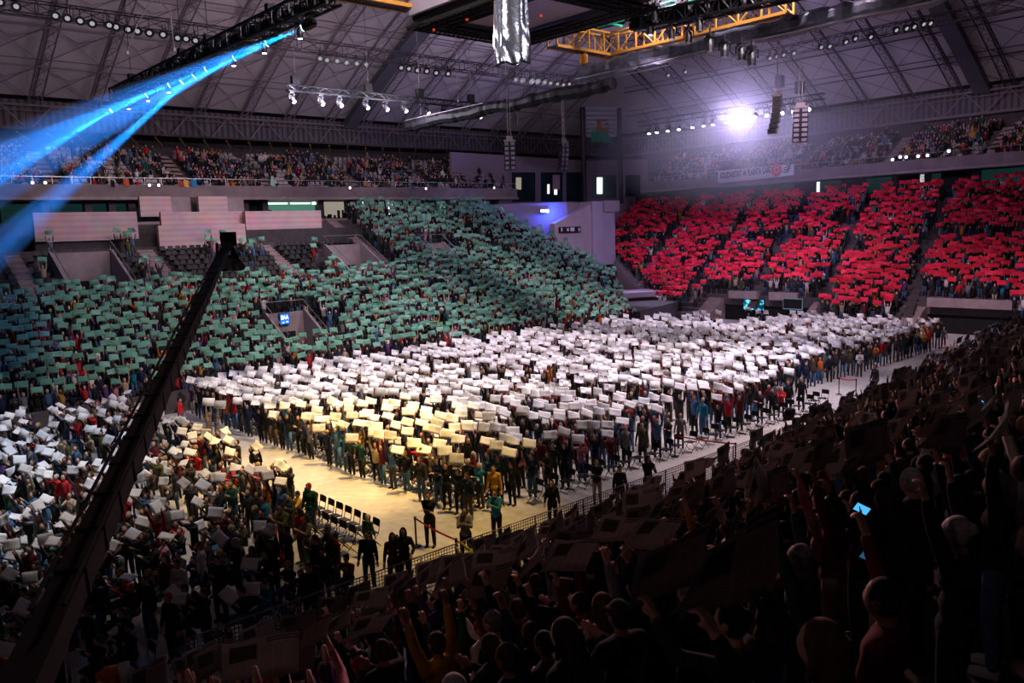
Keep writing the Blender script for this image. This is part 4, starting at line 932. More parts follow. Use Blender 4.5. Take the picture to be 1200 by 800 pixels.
def hand(mb, W_, E_, s, style, hd=True):
    d = (W_ - E_).normalized(); inw = Vector((-s, 0, 0)); inw = (inw - d * inw.dot(d)).normalized(); side = d.cross(inw) * s   # side: across the palm
    if abs(d.z) > .5: pn = Vector((0, 1, 0))
    else: pn = Vector((0, 0, -1))
    pn = (pn - d * pn.dot(d)).normalized(); ac = d.cross(pn) * (1 if s > 0 else -1)      # ac points away from the thumb
    pc = W_ + d * .05
    for q in (-.028, -.01, .01, .028): mb.tube([W_ + ac * q * .5, pc + ac * q, pc + d * .045 + ac * q * 1.1], [.02, .019, .012], 6)
    for f_, (q, ln) in enumerate(((-.033, .072), (-.011, .082), (.011, .076), (.032, .06))):
        b = pc + d * .04 + ac * q; curl = {'grip': 1.0, 'relax': .4, 'flat': .12, 'point': 0 if f_ == 0 else 1.35}[style]
        p1 = b + (d * math.cos(curl * .5) + pn * math.sin(curl * .5)) * ln * .45; p2 = p1 + (d * math.cos(curl * 1.2) + pn * math.sin(curl * 1.2)) * ln * .32; p3 = p2 + (d * math.cos(curl * 1.8) + pn * math.sin(curl * 1.8)) * ln * .26
        mb.tube([b - d * .02, b, p1, p2, p3], [.010, .010, .009, .0085, .007], 6)
    t0 = W_ + d * .03 - ac * .025; t1 = t0 + (d * .6 - ac * .75 + pn * .3).normalized() * .035; t2 = t1 + (d * .85 - ac * .25 + pn * .5).normalized() * .032
    mb.tube([t0, t1, t2], [.013, .011, .009], 6)
def headfn(d):
    k = 1.0
    if d.y > 0:
        k += .16 * math.exp(-((d.x / .16) ** 2 + ((d.z + .12) / .2) ** 2)); k -= .09 * (math.exp(-(((d.x - .38) / .2) ** 2 + ((d.z - .12) / .14) ** 2)) + math.exp(-(((d.x + .38) / .2) ** 2 + ((d.z - .12) / .14) ** 2)))
        k += .05 * math.exp(-((d.x / .3) ** 2 + ((d.z + .48) / .09) ** 2)); k += .05 * math.exp(-((d.x / .3) ** 2 + ((d.z + .85) / .2) ** 2))
    if d.z < 0: k *= 1 - .12 * abs(d.x) * -d.z
    return k
def soft(mb, name, vox, it, m_, bake=True):
    """union of the tapered limbs as ONE continuous surface"""
    me = mb.mesh('tmp', []); o = bpy.data.objects.new('tmp', me); COL.objects.link(o)
    r = o.modifiers.new('r', 'REMESH'); r.mode = 'VOXEL'; r.voxel_size = vox; r.use_smooth_shade = True
    s_ = o.modifiers.new('s', 'SMOOTH'); s_.factor = .5; s_.iterations = it
    dg = bpy.context.evaluated_depsgraph_get(); out = bpy.data.meshes.new_from_object(o.evaluated_get(dg)); out.name = name
    bpy.data.objects.remove(o); out.materials.clear(); out.materials.append(m_)
    out.polygons.foreach_set('use_smooth', [True] * len(out.polygons)); return out
def rtube(mb, P, R_, n=10, flat=None):
    """rounded tapered limb"""
    mb.tube(P, R_, n)
    for p, r in zip(P, R_): mb.ell(p, (r * .98,) * 3, n, 6)
def torso(mb, J, g=0.0):
    for a, rx, ry, rz2 in (('pel', .158, .115, .13), ('wst', .14, .10, .13), ('chs', .165, .115, .14), ('shl', .15, .085, .075)): mb.ell(J[a], (rx + g, ry + g, rz2), 14, 8)
    for s in (-1, 1): rtube(mb, [J['shl'] + Vector((s * .06, 0, -.01)), J[('s', s)]], [.07 + g, .062 + g])
def build_pose(pose):
    J, st_, tilt = joints(pose); D = {}
    mb = MB(); torso(mb, J)
    rtube(mb, [J['shl'], J['nek'], J['hd'] - Vector((0, 0, .04))], [.07, .056, .052]); hd = MB(); hd.ell((0, 0, 0), (.076, .096, .118), 22, 16, fn=headfn)
    for s in (-1, 1): hd.ell((s * .078, -.005, -.005), (.014, .024, .034), 8, 6)
    hd.xf(Matrix.Translation(J['hd'] + Vector((0, .015, .01))) @ Matrix.Rotation(tilt, 4, 'X')); mb.add(hd.v, hd.f)
    for s in (-1, 1):
        rtube(mb, [J[('s', s)], J[('s', s)].lerp(J[('e', s)], .5), J[('e', s)], J[('e', s)].lerp(J[('w', s)], .35), J[('w', s)]], [.052, .047, .039, .041, .027])
        hand(mb, J[('w', s)], J[('e', s)], s, st_ if (pose != 'one_arm_up' or s > 0) else 'relax')
        rtube(mb, [J[('h', s)], J[('h', s)].lerp(J[('k', s)], .4), J[('k', s)], J[('k', s)].lerp(J[('a', s)], .3), J[('a', s)]], [.088, .078, .056, .055, .036])
        a = J[('a', s)]; mb.ell(a + Vector((0, .07, -.055)), (.04, .11, .032), 10, 6)
    D['body'] = soft(mb, 'body_' + pose, .0115, 3, M_skin[0])
    mb = MB(); torso(mb, J, .018); mb.ell(J['pel'] + Vector((0, 0, -.02)), (.178, .135, .13), 14, 8)
    rr = random.Random(hash(pose) % 97)
    for s in (-1, 1):
        S, E_, W_ = J[('s', s)], J[('e', s)], J[('w', s)]; ws = E_.lerp(W_, .86)
        rtube(mb, [S, S.lerp(E_, .5), E_, E_.lerp(W_, .4), ws], [.071, .064, .056, .054, .043])
    mb.ell(J['nek'] - Vector((0, 0, .015)), (.075, .07, .035), 12, 6)
    D['top'] = soft(mb, 'top_' + pose, .02, 3, M_top['black'])
    mb = MB(); mb.ell(J['pel'] + Vector((0, 0, -.03)), (.165, .122, .12), 14, 8)
    for s in (-1, 1): rtube(mb, [J[('h', s)], J[('h', s)].lerp(J[('k', s)], .45), J[('k', s)], J[('k', s)].lerp(J[('a', s)], .5), J[('a', s)] + Vector((0, 0, .0))], [.102, .09, .072, .066, .056])
    D['trousers'] = soft(mb, 'trousers_' + pose, .02, 3, M_leg['black'])
    for s in (-1, 1):
        mb = MB(); a = J[('a', s)]; mb.ell(a + Vector((0, .075, -.05)), (.048, .135, .042), 12, 6); mb.ell(a + Vector((0, -.005, -.03)), (.046, .055, .06), 10, 6); mb.box((a.x - .044, a.y - .05, 0), (a.x + .044, a.y + .19, .022))
        D[('shoe', s)] = soft(mb, f'shoe_{pose}', .012, 2, M_shoe)
    # hair
    H = J['hd'] + Vector((0, .015, .01)); R = Matrix.Rotation(tilt, 4, 'X')
    def cut(d): return 1.0
    for kind in ('short', 'long', 'bun', 'beanie'):
        mb = MB(); mb.ell((0, -.014, .022), (.086, .100, .112), 16, 10); mb.ell((0, -.035, -.01), (.082, .08, .09), 14, 8)
        if kind == 'long': mb.tube([(0, -.05, .05), (0, -.075, -.05), (0, -.085, -.17), (0, -.08, -.27)], [.085, .088, .08, .04], 12); [mb.tube([(s * .06, -.01, .06), (s * .083, -.01, -.03), (s * .085, .005, -.14)], [.03, .028, .02], 8) for s in (-1, 1)]
        if kind == 'bun': mb.ell((0, -.1, .07), (.045, .045, .045), 10, 7)
        if kind == 'beanie': mb.tube([(0, 0, .045), (0, 0, .075)], .1, 16)
        # keep the face clear: drop vertices in front below the brow
        mb.v = [(x, min(y, .058 + .25 * max(0, z - .045)) if z < .12 else y, z) for x, y, z in mb.v]
        mb.xf(Matrix.Translation(H) @ R); D[('hair', kind)] = soft(mb, f'hair_{kind}_{pose}', .013, 2, M_hair[0])
    D['J'] = J; return D
HD = {p: build_pose(p) for p in POSES}
PARTS_HAIR = ['short', 'short', 'long', 'long', 'bun', 'short', 'beanie']
npeople = 0
def put_person(p):
    """one person: Empty at the feet, body with top, trousers, shoes and hair"""
    global npeople; npeople += 1
    D = HD[p['pose']]; e = empty('person', (p['x'], p['y'], p['z']), p['rz'], label=p['label'], cat='person', group=p.get('group')); e.scale = (p['s'],) * 3
    def part(n, me, m_):
        o = link(n, me, e); o.material_slots[0].link = 'OBJECT'; o.material_slots[0].material = m_; return o
    part('body', D['body'], M_skin[p['skin']]); part('top', D['top'], p.get('topmat') or M_top[p['top']]); part('trousers', D['trousers'], M_leg[p['leg']])
    for s in (-1, 1): part('shoe', D[('shoe', s)], M_shoew if p['leg'] == 'blue jeans' else M_shoe)
    part('hair' if p['hk'] != 'beanie' else 'beanie', D[('hair', p['hk'])], M_hair[p['hair']] if p['hk'] != 'beanie' else M_top[p['cap']])
    return e
# low-detail people for the far crowd (ONE crowd object)
def lp_person(pose):
    J, st_, tilt = joints(pose); mb = MB()
    for s in (-1, 1):
        mb.tube([J[('h', s)], J[('k', s)], J[('a', s)] - Vector((0, 0, .06))], [.10, .07, .05], 4, 3)
        mb.tube([J[('s', s)], J[('e', s)], J[('e', s)].lerp(J[('w', s)], .8)], [.07, .055, .045], 4, 2, cap=False); mb.tube([J[('e', s)].lerp(J[('w', s)], .75), J[('w', s)], J[('w', s)] + (J[('w', s)] - J[('e', s)]).normalized() * .12], [.032, .035, .02], 4, 0)
    b = MB(); b.tube([J['pel'] - Vector((0, 0, .1)), J['wst'], J['chs'], J['shl'] + Vector((0, 0, .03)), J['nek'] + Vector((0, 0, .02))], [.165, .155, .18, .155, .06], 6, 2)
    b.v = [(x * 1.05, y * .72, z) for x, y, z in b.v]; mb.v, base = mb.v + b.v, len(mb.v); mb.f += [tuple(i + base for i in f) for f in b.f]; mb.m += b.m
    mb.ell(J['hd'] + Vector((0, .02, .01)), (.078, .095, .12), 6, 5, 0); mb.ell(J['hd'] + Vector((0, -.02, .04)), (.09, .10, .11), 6, 4, 1)
    return mb
LP = {p: lp_person(p) for p in POSES}
def rot_z(a):
    c, s = np.cos(a), np.sin(a); M = np.zeros((len(a), 3, 3)); M[:, 0, 0] = c; M[:, 0, 1] = -s; M[:, 1, 0] = s; M[:, 1, 1] = c; M[:, 2, 2] = 1; return M
def mass(name, batches, mats, **kw):
    """batches: [(MB template, M (n,3,3), P (n,3), matmap (n, k) -> material index)] merged into one mesh object"""
    V, LV, LT, MI = [], [], [], []; base = 0
    for t, M, P, mm in batches:
        if len(P) == 0: continue
        v = np.array(t.v); n = len(v); k = len(P)
        V.append((np.einsum('nij,vj->nvi', M, v) + P[:, None, :]).reshape(-1, 3))
        lt = np.array([len(f) for f in t.f]); lv = np.array([i for f in t.f for i in f]); offs = base + np.arange(k) * n
        LV.append((lv[None, :] + offs[:, None]).ravel()); LT.append(np.tile(lt, k)); MI.append(mm[:, np.array(t.m)].ravel()); base += n * k
    V = np.concatenate(V).astype(np.float32); LV = np.concatenate(LV).astype(np.int32); LT = np.concatenate(LT).astype(np.int32); MI = np.concatenate(MI).astype(np.int32)
    me = bpy.data.meshes.new(name); me.vertices.add(len(V)); me.vertices.foreach_set('co', V.ravel()); me.loops.add(len(LV)); me.loops.foreach_set('vertex_index', LV)
    me.polygons.add(len(LT)); me.polygons.foreach_set('loop_start', np.concatenate(([0], np.cumsum(LT)[:-1])).astype(np.int32))
    for m_ in mats: me.materials.append(m_)
    me.polygons.foreach_set('material_index', MI); me.update(calc_edges=True); me.validate()
    return link(name, me, None, kind='stuff', **kw)

# ---------------------------------------------------------------- placements
PP = []; CC = []
def wchoice(names, w): return rnd.choices(names, w)[0]
def add_person(sec, row, idx, x, y, z, rz, pose, **kw):
    hk = rnd.choice(PARTS_HAIR)
    p = dict(sec=sec, row=row, idx=idx, x=x, y=y, z=z, rz=rz, pose=pose, s=rnd.uniform(.92, 1.07), top=wchoice(TOPN, TOPW), leg=wchoice(LEGN, LEGW), skin=rnd.choices((0, 1, 2), (.6, .28, .12))[0],
             hair=rnd.choices(range(5), (.35, .3, .2, .09, .06))[0], hk=hk, cap=rnd.choice(['red', 'charcoal', 'grey', 'navy']))
    p.update(kw); p['d'] = math.dist((x, y, z + 1.2), EYE); PP.append(p); return p
def add_card(kind, p, nrm, wdir, size, off=.16):
    """a sheet in the hands of person p, facing NRM, its width along WDIR"""
    J = HD[p['pose']]['J']; hm = (J[('w', -1)] + J[('w', 1)]) / 2 + (J[('w', -1)] - J[('e', -1)]).normalized() * .09
    if p['pose'] == 'one_arm_up': hm = J[('w', 1)] + Vector((0, 0, .1))
    hm = Matrix.Rotation(p['rz'], 3, 'Z') @ (hm * p['s']) + Vector((p['x'], p['y'], p['z']))
    n = Vector(nrm).normalized(); w_ = Vector(wdir); w_ = (w_ - n * w_.dot(n)).normalized(); u = n.cross(w_)
    if u.z < 0: u = -u; w_ = -w_
    c = hm + u * off; M = Matrix((w_ * size[0], u * size[1], w_.cross(u))).transposed()
    CC.append(dict(kind=kind, M=M, P=c, sec=p['sec'], row=p['row'], idx=p['idx'], d=(c - Vector(EYE)).length, own=p))
def jit(a): return rnd.uniform(-a, a)
# -- floor block east of the yellow aisle (rows run towards the far end)
row = 0; x = 17.4
AX = lambda x, y: True
while x < 66:
    row += 1; idx = 0; y = 21.9 if x < 40 else 24.5
    y1 = 48.2 if x < 54 else 48.2 - (x - 54) * .55
    while y < y1:
        idx += 1; px, py = x + jit(.14), y + jit(.10); y += .72 if x < 45 else .80
        if x > 57 and 37 < py < 42.5 and rnd.random() < .85: continue
        if 44 < x < 46 and 35 < py < 37: continue
        if rnd.random() < .06: continue
        if 30.2 < px < 31.5 and rnd.random() < .8: continue
        if not inframe((px, py, 1.6)): continue
        holds = rnd.random() < (.86 if py > 24.5 else .45)
        pose = rnd.choice(['holding_up', 'holding_up', 'holding_high', 'holding_front']) if holds else rnd.choice(['standing', 'clapping', 'standing', 'arms_folded'])
        p = add_person('east_block', row, idx, px, py, 0, PI / 2 + .35 + jit(.35), pose)
        if holds: add_card('white', p, (-.34 + jit(.2), -.62 + jit(.2), .66 + jit(.25)), (.66 + jit(.2), -.75, jit(.13)), (rnd.uniform(.48, .57), rnd.uniform(.37, .43)))
    x += .93
# -- floor block west of the aisle
row = 0; x = 13.6
while x > -9:
    row += 1; idx = 0; y = 19.6 if x < 11.5 else 24.8
    if row == 1: y = 27.8
    while y < 47.8:
        idx += 1; px, py = x + jit(.15), y + jit(.12); y += .64
        if rnd.random() < .08 or (9 < px < 9.9 and py > 26) or (31.2 < py < 32.3): continue
        if not inframe((px, py, 1.3)): continue
        holds = rnd.random() < (.70 if py > 27 else .3); sit = rnd.random() < (.38 if py > 25 else .7)
        pose = (rnd.choice(['seated', 'seated_up']) if sit else rnd.choice(['holding_up', 'holding_front', 'holding_front'])) if holds else rnd.choice(['seated', 'standing', 'clapping', 'seated'])
        p = add_person('west_block', row, idx, px, py, 0, PI / 2 + .25 + jit(.5), pose)
        if holds: add_card('white', p, (-.25 + jit(.45), -.55 + jit(.45), .6 + jit(.45)), (.55 + jit(.5), -.8, jit(.4)), (rnd.uniform(.38, .46), rnd.uniform(.31, .37)), .12)
    x -= .82
# -- north (green) stand
SEATS = []
def near_aisle(x, y): return any(a - w_ / 2 - .25 < x < a + w_ / 2 + .25 and y0 - .5 < y < y1 for a, w_, y0, y1 in GA)
for i in range(NROW + 1):
    y = G_Y0 + i * TR + .42; z = gz(y - .42); x = -15; idx = 0
    vip = y > 62.9
    while x < g_xmax(y) - .4:
        idx += 1; px = x + jit(.1); x += .58
        if near_aisle(px, y) or in_vom(px, y, .35) or any(a_ - .8 < px < b_ + .8 and c_ - .7 < y < d_ + .9 for a_, b_, c_, d_ in VOM) or not inframe((px, y, z + 1.4), 15): continue
        if 61.6 < y < 63.0 and px < 34.8: continue
        if vip and px < 42.3:
            if y > 69.0: continue
            cl = math.sin(px * .9 + 1) + math.sin(y * 1.3 + px * .3)
            if rnd.random() > (.32 if cl > .7 else .05): SEATS.append((px, y, z, PI, 'dark')); continue
        elif rnd.random() < .08 or px < 4 + (y - 50) * .15 and y > 60: continue
        if y > 71 and px < 44.5: continue
        holds = rnd.random() < .90
        pose = rnd.choice(['holding_up', 'holding_high', 'holding_front']) if holds else rnd.choice(['standing', 'clapping', 'standing', 'phone'])
        p = add_person('north_stand', i + 1, idx, px, y + jit(.08), z, PI + jit(.2) - .2, pose)
        if holds: add_card('green', p, (-.15 + jit(.22), -.86, .38 + jit(.28)), (1, -.12 + jit(.15), jit(.12)), (rnd.uniform(.52, .62), rnd.uniform(.33, .39)))
# -- east (red) stand
for i in range(nE + 1):
    x = R_X0 + i * TR + .42; z = rz_(x - .42); y = 8; idx = 0
    while y < r_ymax(x) - .5:
        idx += 1; py = y + jit(.1); y += .66
        if x < r_start(py): continue
        if any(abs(py - (a + (x - 71) * .22)) < .62 for a in AISLE) or abs(py - (60.5 + (x - 71) * .26)) < .7: continue
        if abs(x - 82.3) < .9 and (int((py - 6) / 9.3) % 2 == 0): continue
        if abs(x - 80.5) < 1.4 and abs(py - 38.5) < 1.1 or abs(x - 86) < 1.2 and abs(py - 42.5) < 1.4: continue
        if not inframe((x, py, z + 1.4), 15): continue
        if rnd.random() < .10: continue
        holds = rnd.random() < .88
        pose = rnd.choice(['holding_up', 'holding_high', 'holding_front']) if holds else rnd.choice(['standing', 'clapping'])
        p = add_person('east_stand', i + 1, idx, x + jit(.08), py, z, PI / 2 + jit(.2) + .25, pose)
        if holds: add_card('red', p, (-.86, -.25 + jit(.22), .38 + jit(.25)), (-.2 + jit(.15), 1, jit(.1)), (rnd.uniform(.66, .76), rnd.uniform(.38, .44)))
# -- upper tiers
for i in range(UROW):
    y = BY + .9 + i * .85; z = uz(i); x = -14; idx = 0
    while x < BXE - .6:
        idx += 1; x += .60; px = x + jit(.06)
        if any(abs(px - a) < .8 for a in (7, 19, 30.5, 38.5, 49, 59, 66.5)) or not inframe((px, y, z + 1), 10): continue
        oc = .72 + .30 * math.sin(px * .42 + i * .25) + .25 * math.sin(px * 1.1 + i)
        if rnd.random() < oc and i < 8: add_person('north_upper', i + 1, idx, px, y, z, PI + jit(.3), rnd.choice(['seated', 'seated', 'seated', 'standing', 'clapping', 'seated_up']))
        else: SEATS.append((px, y, z, PI, 'pale'))
for i in range(8):
    x = EX + .9 + i * .85; z = ez(i); y = 6; idx = 0
    while y < yb - .6:
        idx += 1; y += .60; py = y + jit(.06)
        if any(abs(py - a) < .8 for a in (20, 31, 41.5, 52, 62.5)) or not inframe((x, py, z + 1), 10): continue
        oc = .78 + .25 * math.sin(py * .5 + i * .4) + (.2 if py < 40 else 0)
        if rnd.random() < oc: add_person('east_upper', i + 1, idx, x, py, z, PI / 2 + jit(.3), rnd.choice(['seated', 'seated', 'seated', 'standing', 'clapping', 'seated_up']))
        else: SEATS.append((x, py, z, PI / 2, 'pale'))
# -- near stand (dark crowd around the camera)
for j in range(19):
    y = N_Y0 - .42 - j * TR; z = nz_(y + .42); x = -6; idx = 0; yb0 = y
    while x < 74:
        idx += 1; y = yb0 + nshift(int((x + 14) // 4) * 4 - 12); px, py = x + jit(.14), y + jit(.1); x += .62
        d = math.dist((px, py), (0, 0))
        if d < 5.0 + (1.2 if px > 4 and py < 3 else 0) or not inframe((px, py, z + 1.5), 40, 500): continue
        q = (Vector((px, py, 0)) - Vector((P1.x, P1.y, 0))).length
        if q < 1.0 or rnd.random() < .14: continue
        t_ = rnd.random()
        if d < 7 and t_ < .5: t_ = .5 + t_
        if t_ < .5: pose = rnd.choice(['holding_up', 'holding_high', 'holding_front'])
        else: pose = rnd.choices(['one_arm_up', 'standing', 'clapping', 'phone', 'holding_up', 'arms_folded'], (.24, .2, .2, .08, .2, .08))[0]
        p = add_person('near_stand', j + 1, idx, px, py, z, jit(.3) - .15 + (.25 if px < 12 else 0), pose)
        if t_ < .5: add_card('news', p, (jit(.35), .85, .3 + jit(.35)), (1, jit(.2), jit(.22)), (rnd.uniform(.56, .64), rnd.uniform(.38, .44)), .14)
# -- corridor / corner spectators and officials
def at_floor(px, py): return meas(px, py, 2, 0)
SPEC = []
def special(px, py, rz, pose, label, **kw):
    f = at_floor(px, py) if 'z' not in kw else Vector((0, 0, 0)); kw2 = dict(kw); 
    if 'xyz' in kw2: f = Vector(kw2.pop('xyz'))
    for q in [q for q in PP if q['z'] < .01 and math.dist((q['x'], q['y']), (f.x, f.y)) < .5]:
        PP.remove(q)
        for c in [c for c in CC if c['own'] is q]: CC.remove(c)
    p = add_person('special', 0, 0, f.x, f.y, f.z, rz, pose, **kw2); p['label'] = label; SPEC.append(p); return p
special(505, 640, 2.2, 'arms_folded', 'man in a black suit standing alone on the yellow-lit floor behind the red belt', top='black', leg='black', hair=1, hk='short', s=1.06, skin=0)
special(547, 658, 2.4, 'clapping', 'person in pale grey top and dark trousers behind the middle belt post', top='grey', leg='black', hair=0, hk='short')
special(583, 636, 1.9, 'clapping', 'person in a teal jacket standing on the floor near the mesh fence', top='teal', leg='black', hair=1, hk='short', s=1.05)
p = special(556, 682, .5, 'seated', 'steward in a yellow hi-vis vest sitting beside the red belt', top='mustard', leg='black', hair=0, hk='short'); p['topmat'] = M_hivis
STEW = p
special(434, 690, 2.3, 'standing', 'person in dark clothes standing left of the pair by the mesh fence', top='navy', leg='blue jeans', hk='short')
special(463, 690, 2.6, 'standing', 'person in a maroon coat with long hair by the mesh fence', top='maroon', leg='black', hair=1, hk='long')
special(476, 688, 2.4, 'phone', 'dark-haired person in charcoal beside the maroon coat at the mesh fence', top='charcoal', leg='black', hair=0, hk='long')
special(433, 652, -1.2, 'standing', 'child in a green football shirt standing by the empty folding chairs', top='dark green', leg='dark grey', s=.8, hk='short')
special(366, 735, 2.4, 'standing', 'dark figure with hand on head crossing the pale floor strip at the bottom left', top='black', leg='black', hk='bun')
special(122, 752, .8, 'holding_front', 'person in light blue jeans standing in the dark at the lower left', top='navy', leg='blue jeans', hk='short')
special(648, 616, 2.2, 'standing', 'person in black holding a paper low beside the fence, right of the teal jacket', top='black', leg='black', hk='short')
special(700, 590, 2.3, 'arms_folded', 'person in pale trousers and dark jacket at the block corner', top='charcoal', leg='beige', hk='short')
special(727, 600, 2.6, 'standing', 'person in a charcoal coat standing nearest the mesh fence right of the block corner', top='charcoal', leg='dark grey', hk='bun')
special(760, 590, 2.8, 'clapping', 'person with a small bag in blue jeans at the block corner', top='black', leg='blue jeans', hk='long')
special(1007, 441, 2.0, 'clapping', 'person in a white top and maroon skirt standing in the exit corridor', top='white', leg='brown', hk='long')
special(1025, 462, 1.2, 'standing', 'dark figure standing alone in the exit corridor beside the dark crowd', top='black', leg='black', hk='short')
special(1036, 405, 1.7, 'holding_high', 'person holding one white sheet high at the right end of the floor crowd', top='beige', leg='black', hk='short')
special(247, 526, -2.4, 'holding_high', 'tall person in a grey sweatshirt and pale trousers at the aisle edge', top='beige', leg='beige', hk='short', s=1.08)
special(257, 527, -2.3, 'holding_up', 'second person in pale clothes at the aisle edge, right of the tall one', top='grey', leg='beige', hk='short', s=1.04)
special(685, 556, 2.3, 'holding_up', 'person in a bright red jacket holding up a sheet at the near block edge', top='red', leg='black', hk='long')
special(213, 503, -2.4, 'standing', 'person in a red jumper beside the upper end of the aisle', top='red', leg='blue jeans', hk='short')
for p in SPEC:
    if p['pose'].startswith('holding'): add_card('white', p, (-.4, -.7, .5), (.6, -.75, .1), (.56, .42))
# figures on the dark lower right and bottom edge
for xyz, pose, kw, label, cd in (
    ((3.25, 1.65, 0), 'holding_front', dict(rz=.15, top='black', hk='long', s=1.0), 'dark figure at the bottom right gripping a wide newspaper with both hands', 1),
    ((4.2, 1.8, 0), 'one_arm_up', dict(rz=.1, top='maroon', skin=0, hk='short', s=.95), 'person in a maroon top with one arm raised and pointing at the lower right', 0),
    ((4.0, 2.6, 0), 'holding_front', dict(rz=.2, top='charcoal', hk='bun', s=.98), 'dark figure at the bottom holding a crumpled newspaper, right of centre', 1),
    ((3.2, 4.3, 0), 'clapping', dict(rz=.3, top='charcoal', hair=4, hk='short', s=.98), 'grey-haired person at the bottom edge left of centre', 0),
    ((4.2, 17.6, 0), 'standing', dict(rz=.2, top='orange', hk='short', s=.95), 'person in an orange top in the dark at the very bottom left corner', 0)):
    xyz = Vector((xyz[0], xyz[1], nz_(xyz[1] + .3) if xyz[1] < 13 else 0))
    for q in [q for q in PP if q['sec'] == 'near_stand' and math.dist((q['x'], q['y']), (xyz.x, xyz.y)) < .52]:
        PP.remove(q)
        for c in [c for c in CC if c['own'] is q]: CC.remove(c)
    kw2 = dict(kw); r_ = kw2.pop('rz'); p = add_person('special', 0, 0, xyz.x, xyz.y, xyz.z, r_, pose, **kw2); p['label'] = label; SPEC.append(p)
    if cd: add_card('news', p, (.1, .9, .35), (1, .05, .1), (.62, .44), .14)

# ---------------------------------------------------------------- who is built in full
SECN = {'east_block': 'right of the aisle', 'west_block': 'left of the aisle', 'near_stand': 'near stand'}
ACT = {'holding_up': 'with both arms up', 'holding_high': 'reaching high', 'holding_front': 'with arms lifted forward', 'one_arm_up': 'pointing up', 'standing': 'with arms down', 'clapping': 'clapping',
       'arms_folded': 'with folded arms', 'phone': 'lifting one hand', 'seated': 'seated', 'seated_up': 'seated with arms up'}
def seen(p):
    x, y, z = proj((p['x'], p['y'], p['z'] + 1.5 * p['s'])); return 0 < x < 1200 and 0 < y < 800
near = sorted([p for p in PP if p['sec'] == 'near_stand' and seen(p)], key=lambda p: p['d'])[:150]
flo = sorted([p for p in PP if p['sec'] in ('east_block', 'west_block') and seen(p)], key=lambda p: p['d'] + (0 if (p['sec'] == 'east_block' and p['row'] < 5) or p['idx'] < 4 else 6))[:122]
full = near + flo
for p in full:
    hn = ('in a ' + p['cap'] + ' beanie') if p['hk'] == 'beanie' else {'short': 'short', 'long': 'long', 'bun': 'tied-up'}[p['hk']] + ' ' + HAIRN[p['hair']].split()[-1] + ' hair'
    a = {'near_stand': f"{nth(p['row'])} near-stand row", 'east_block': f"{nth(p['row'])} row right of aisle", 'west_block': f"{nth(p['row'])} row left of aisle"}[p['sec']]
    b_ = f"{nth(p['idx'])} along"
    p['label'] = f"{p['top']}-clad person, {hn}, {ACT[p['pose']]}, {a}, {b_}".replace('denim blue-clad', 'denim-clad').replace('dark green-clad', 'green-clad')
    w_ = p['label'].replace('-', ' - ').split()
    if len(p['label'].split()) > 16: p['label'] = f"{p['top'].split()[-1]}-clad person {ACT[p['pose']]}, {a}, {b_}"
    p['group'] = {'near_stand': 'dark crowd in the near stand', 'east_block': 'standing crowd right of the aisle', 'west_block': 'crowd left of the aisle'}[p['sec']]
ids = set()
for p in full + SPEC: put_person(p); ids.add(id(p))
rest = [p for p in PP if id(p) not in ids]
CM = M_skin + M_hair + [M_top[n] for n in TOPN] + [M_leg[n] for n in LEGN]; i_h, i_t, i_l = 3, 8, 8 + len(TOPN)
bt_ = []
for pose in POSES:
    q = [p for p in rest if p['pose'] == pose]
    if not q: continue
    S = np.array([p['s'] for p in q]); M = rot_z(np.array([p['rz'] for p in q])) * S[:, None, None]; P_ = np.array([(p['x'], p['y'], p['z']) for p in q])
    mm = np.array([(p['skin'], i_h + p['hair'] if p['hk'] != 'beanie' else i_t + TOPN.index(p['cap']), i_t + TOPN.index(p['top']), i_l + LEGN.index(p['leg'])) for p in q])
    bt_.append((LP[pose], M, P_, mm))
mass('distant_crowd', bt_, CM, label='the thousands of people filling the stands, the tiers and the far floor', cat='crowd')
# ---------------------------------------------------------------- the sheets
def sheet_mesh(name, wav, fold, seed, nx=8, ny=4, th=.0035):
    r = random.Random(seed); a, b_, c = r.uniform(0, 6), r.uniform(0, 6), r.uniform(-1, 1); vs = []
    for side in (-1, 1):
        for j in range(ny + 1):
            for i in range(nx + 1):
                x, y = i / nx - .5, j / ny - .5; z = fold * abs(x) + wav * (math.sin(5 * x + a + 2 * y) * .5 + math.sin(4 * y + b_) * .4) + wav * c * x * y * 3
                vs.append((x, y, z + side * th / 2))
    n = (nx + 1) * (ny + 1); q = lambda i, j: j * (nx + 1) + i; fs = []
    for j in range(ny):
        for i in range(nx): f = (q(i, j), q(i + 1, j), q(i + 1, j + 1), q(i, j + 1)); fs += [f[::-1], tuple(n + k for k in f)]
    per = [q(i, 0) for i in range(nx)] + [q(nx, j) for j in range(ny)] + [q(i, ny) for i in range(nx, 0, -1)] + [q(0, j) for j in range(ny, 0, -1)]
    fs += [(per[k], per[(k + 1) % len(per)], n + per[(k + 1) % len(per)], n + per[k]) for k in range(len(per))]
    mb = MB(); mb.add(vs, fs); return mb
KIND = {'white': ('white_paper_sheet', M_wcard, 'paper sheet', 'white sheet held overhead'), 'green': ('green_card', M_gcard, 'card', 'green card held up'), 'red': ('red_card', M_rcard, 'card', 'red card held up'), 'news': ('newspaper', M_news, 'newspaper', 'open newspaper held up')}
PLC = {'east_block': 'right of the aisle', 'west_block': 'left of the aisle', 'north_stand': 'of the north stand', 'east_stand': 'of the far right stand', 'near_stand': 'of the dark near stand'}
PLCs = {'green': 'up the green stand', 'red': 'up the red stand', 'news': 'down the dark near stand', 'white': ''}
GRP = {'white': 'white sheets held up on the floor', 'green': 'green cards in the left stand', 'red': 'red cards in the far right stand', 'news': 'newspapers held up in the near stand'}
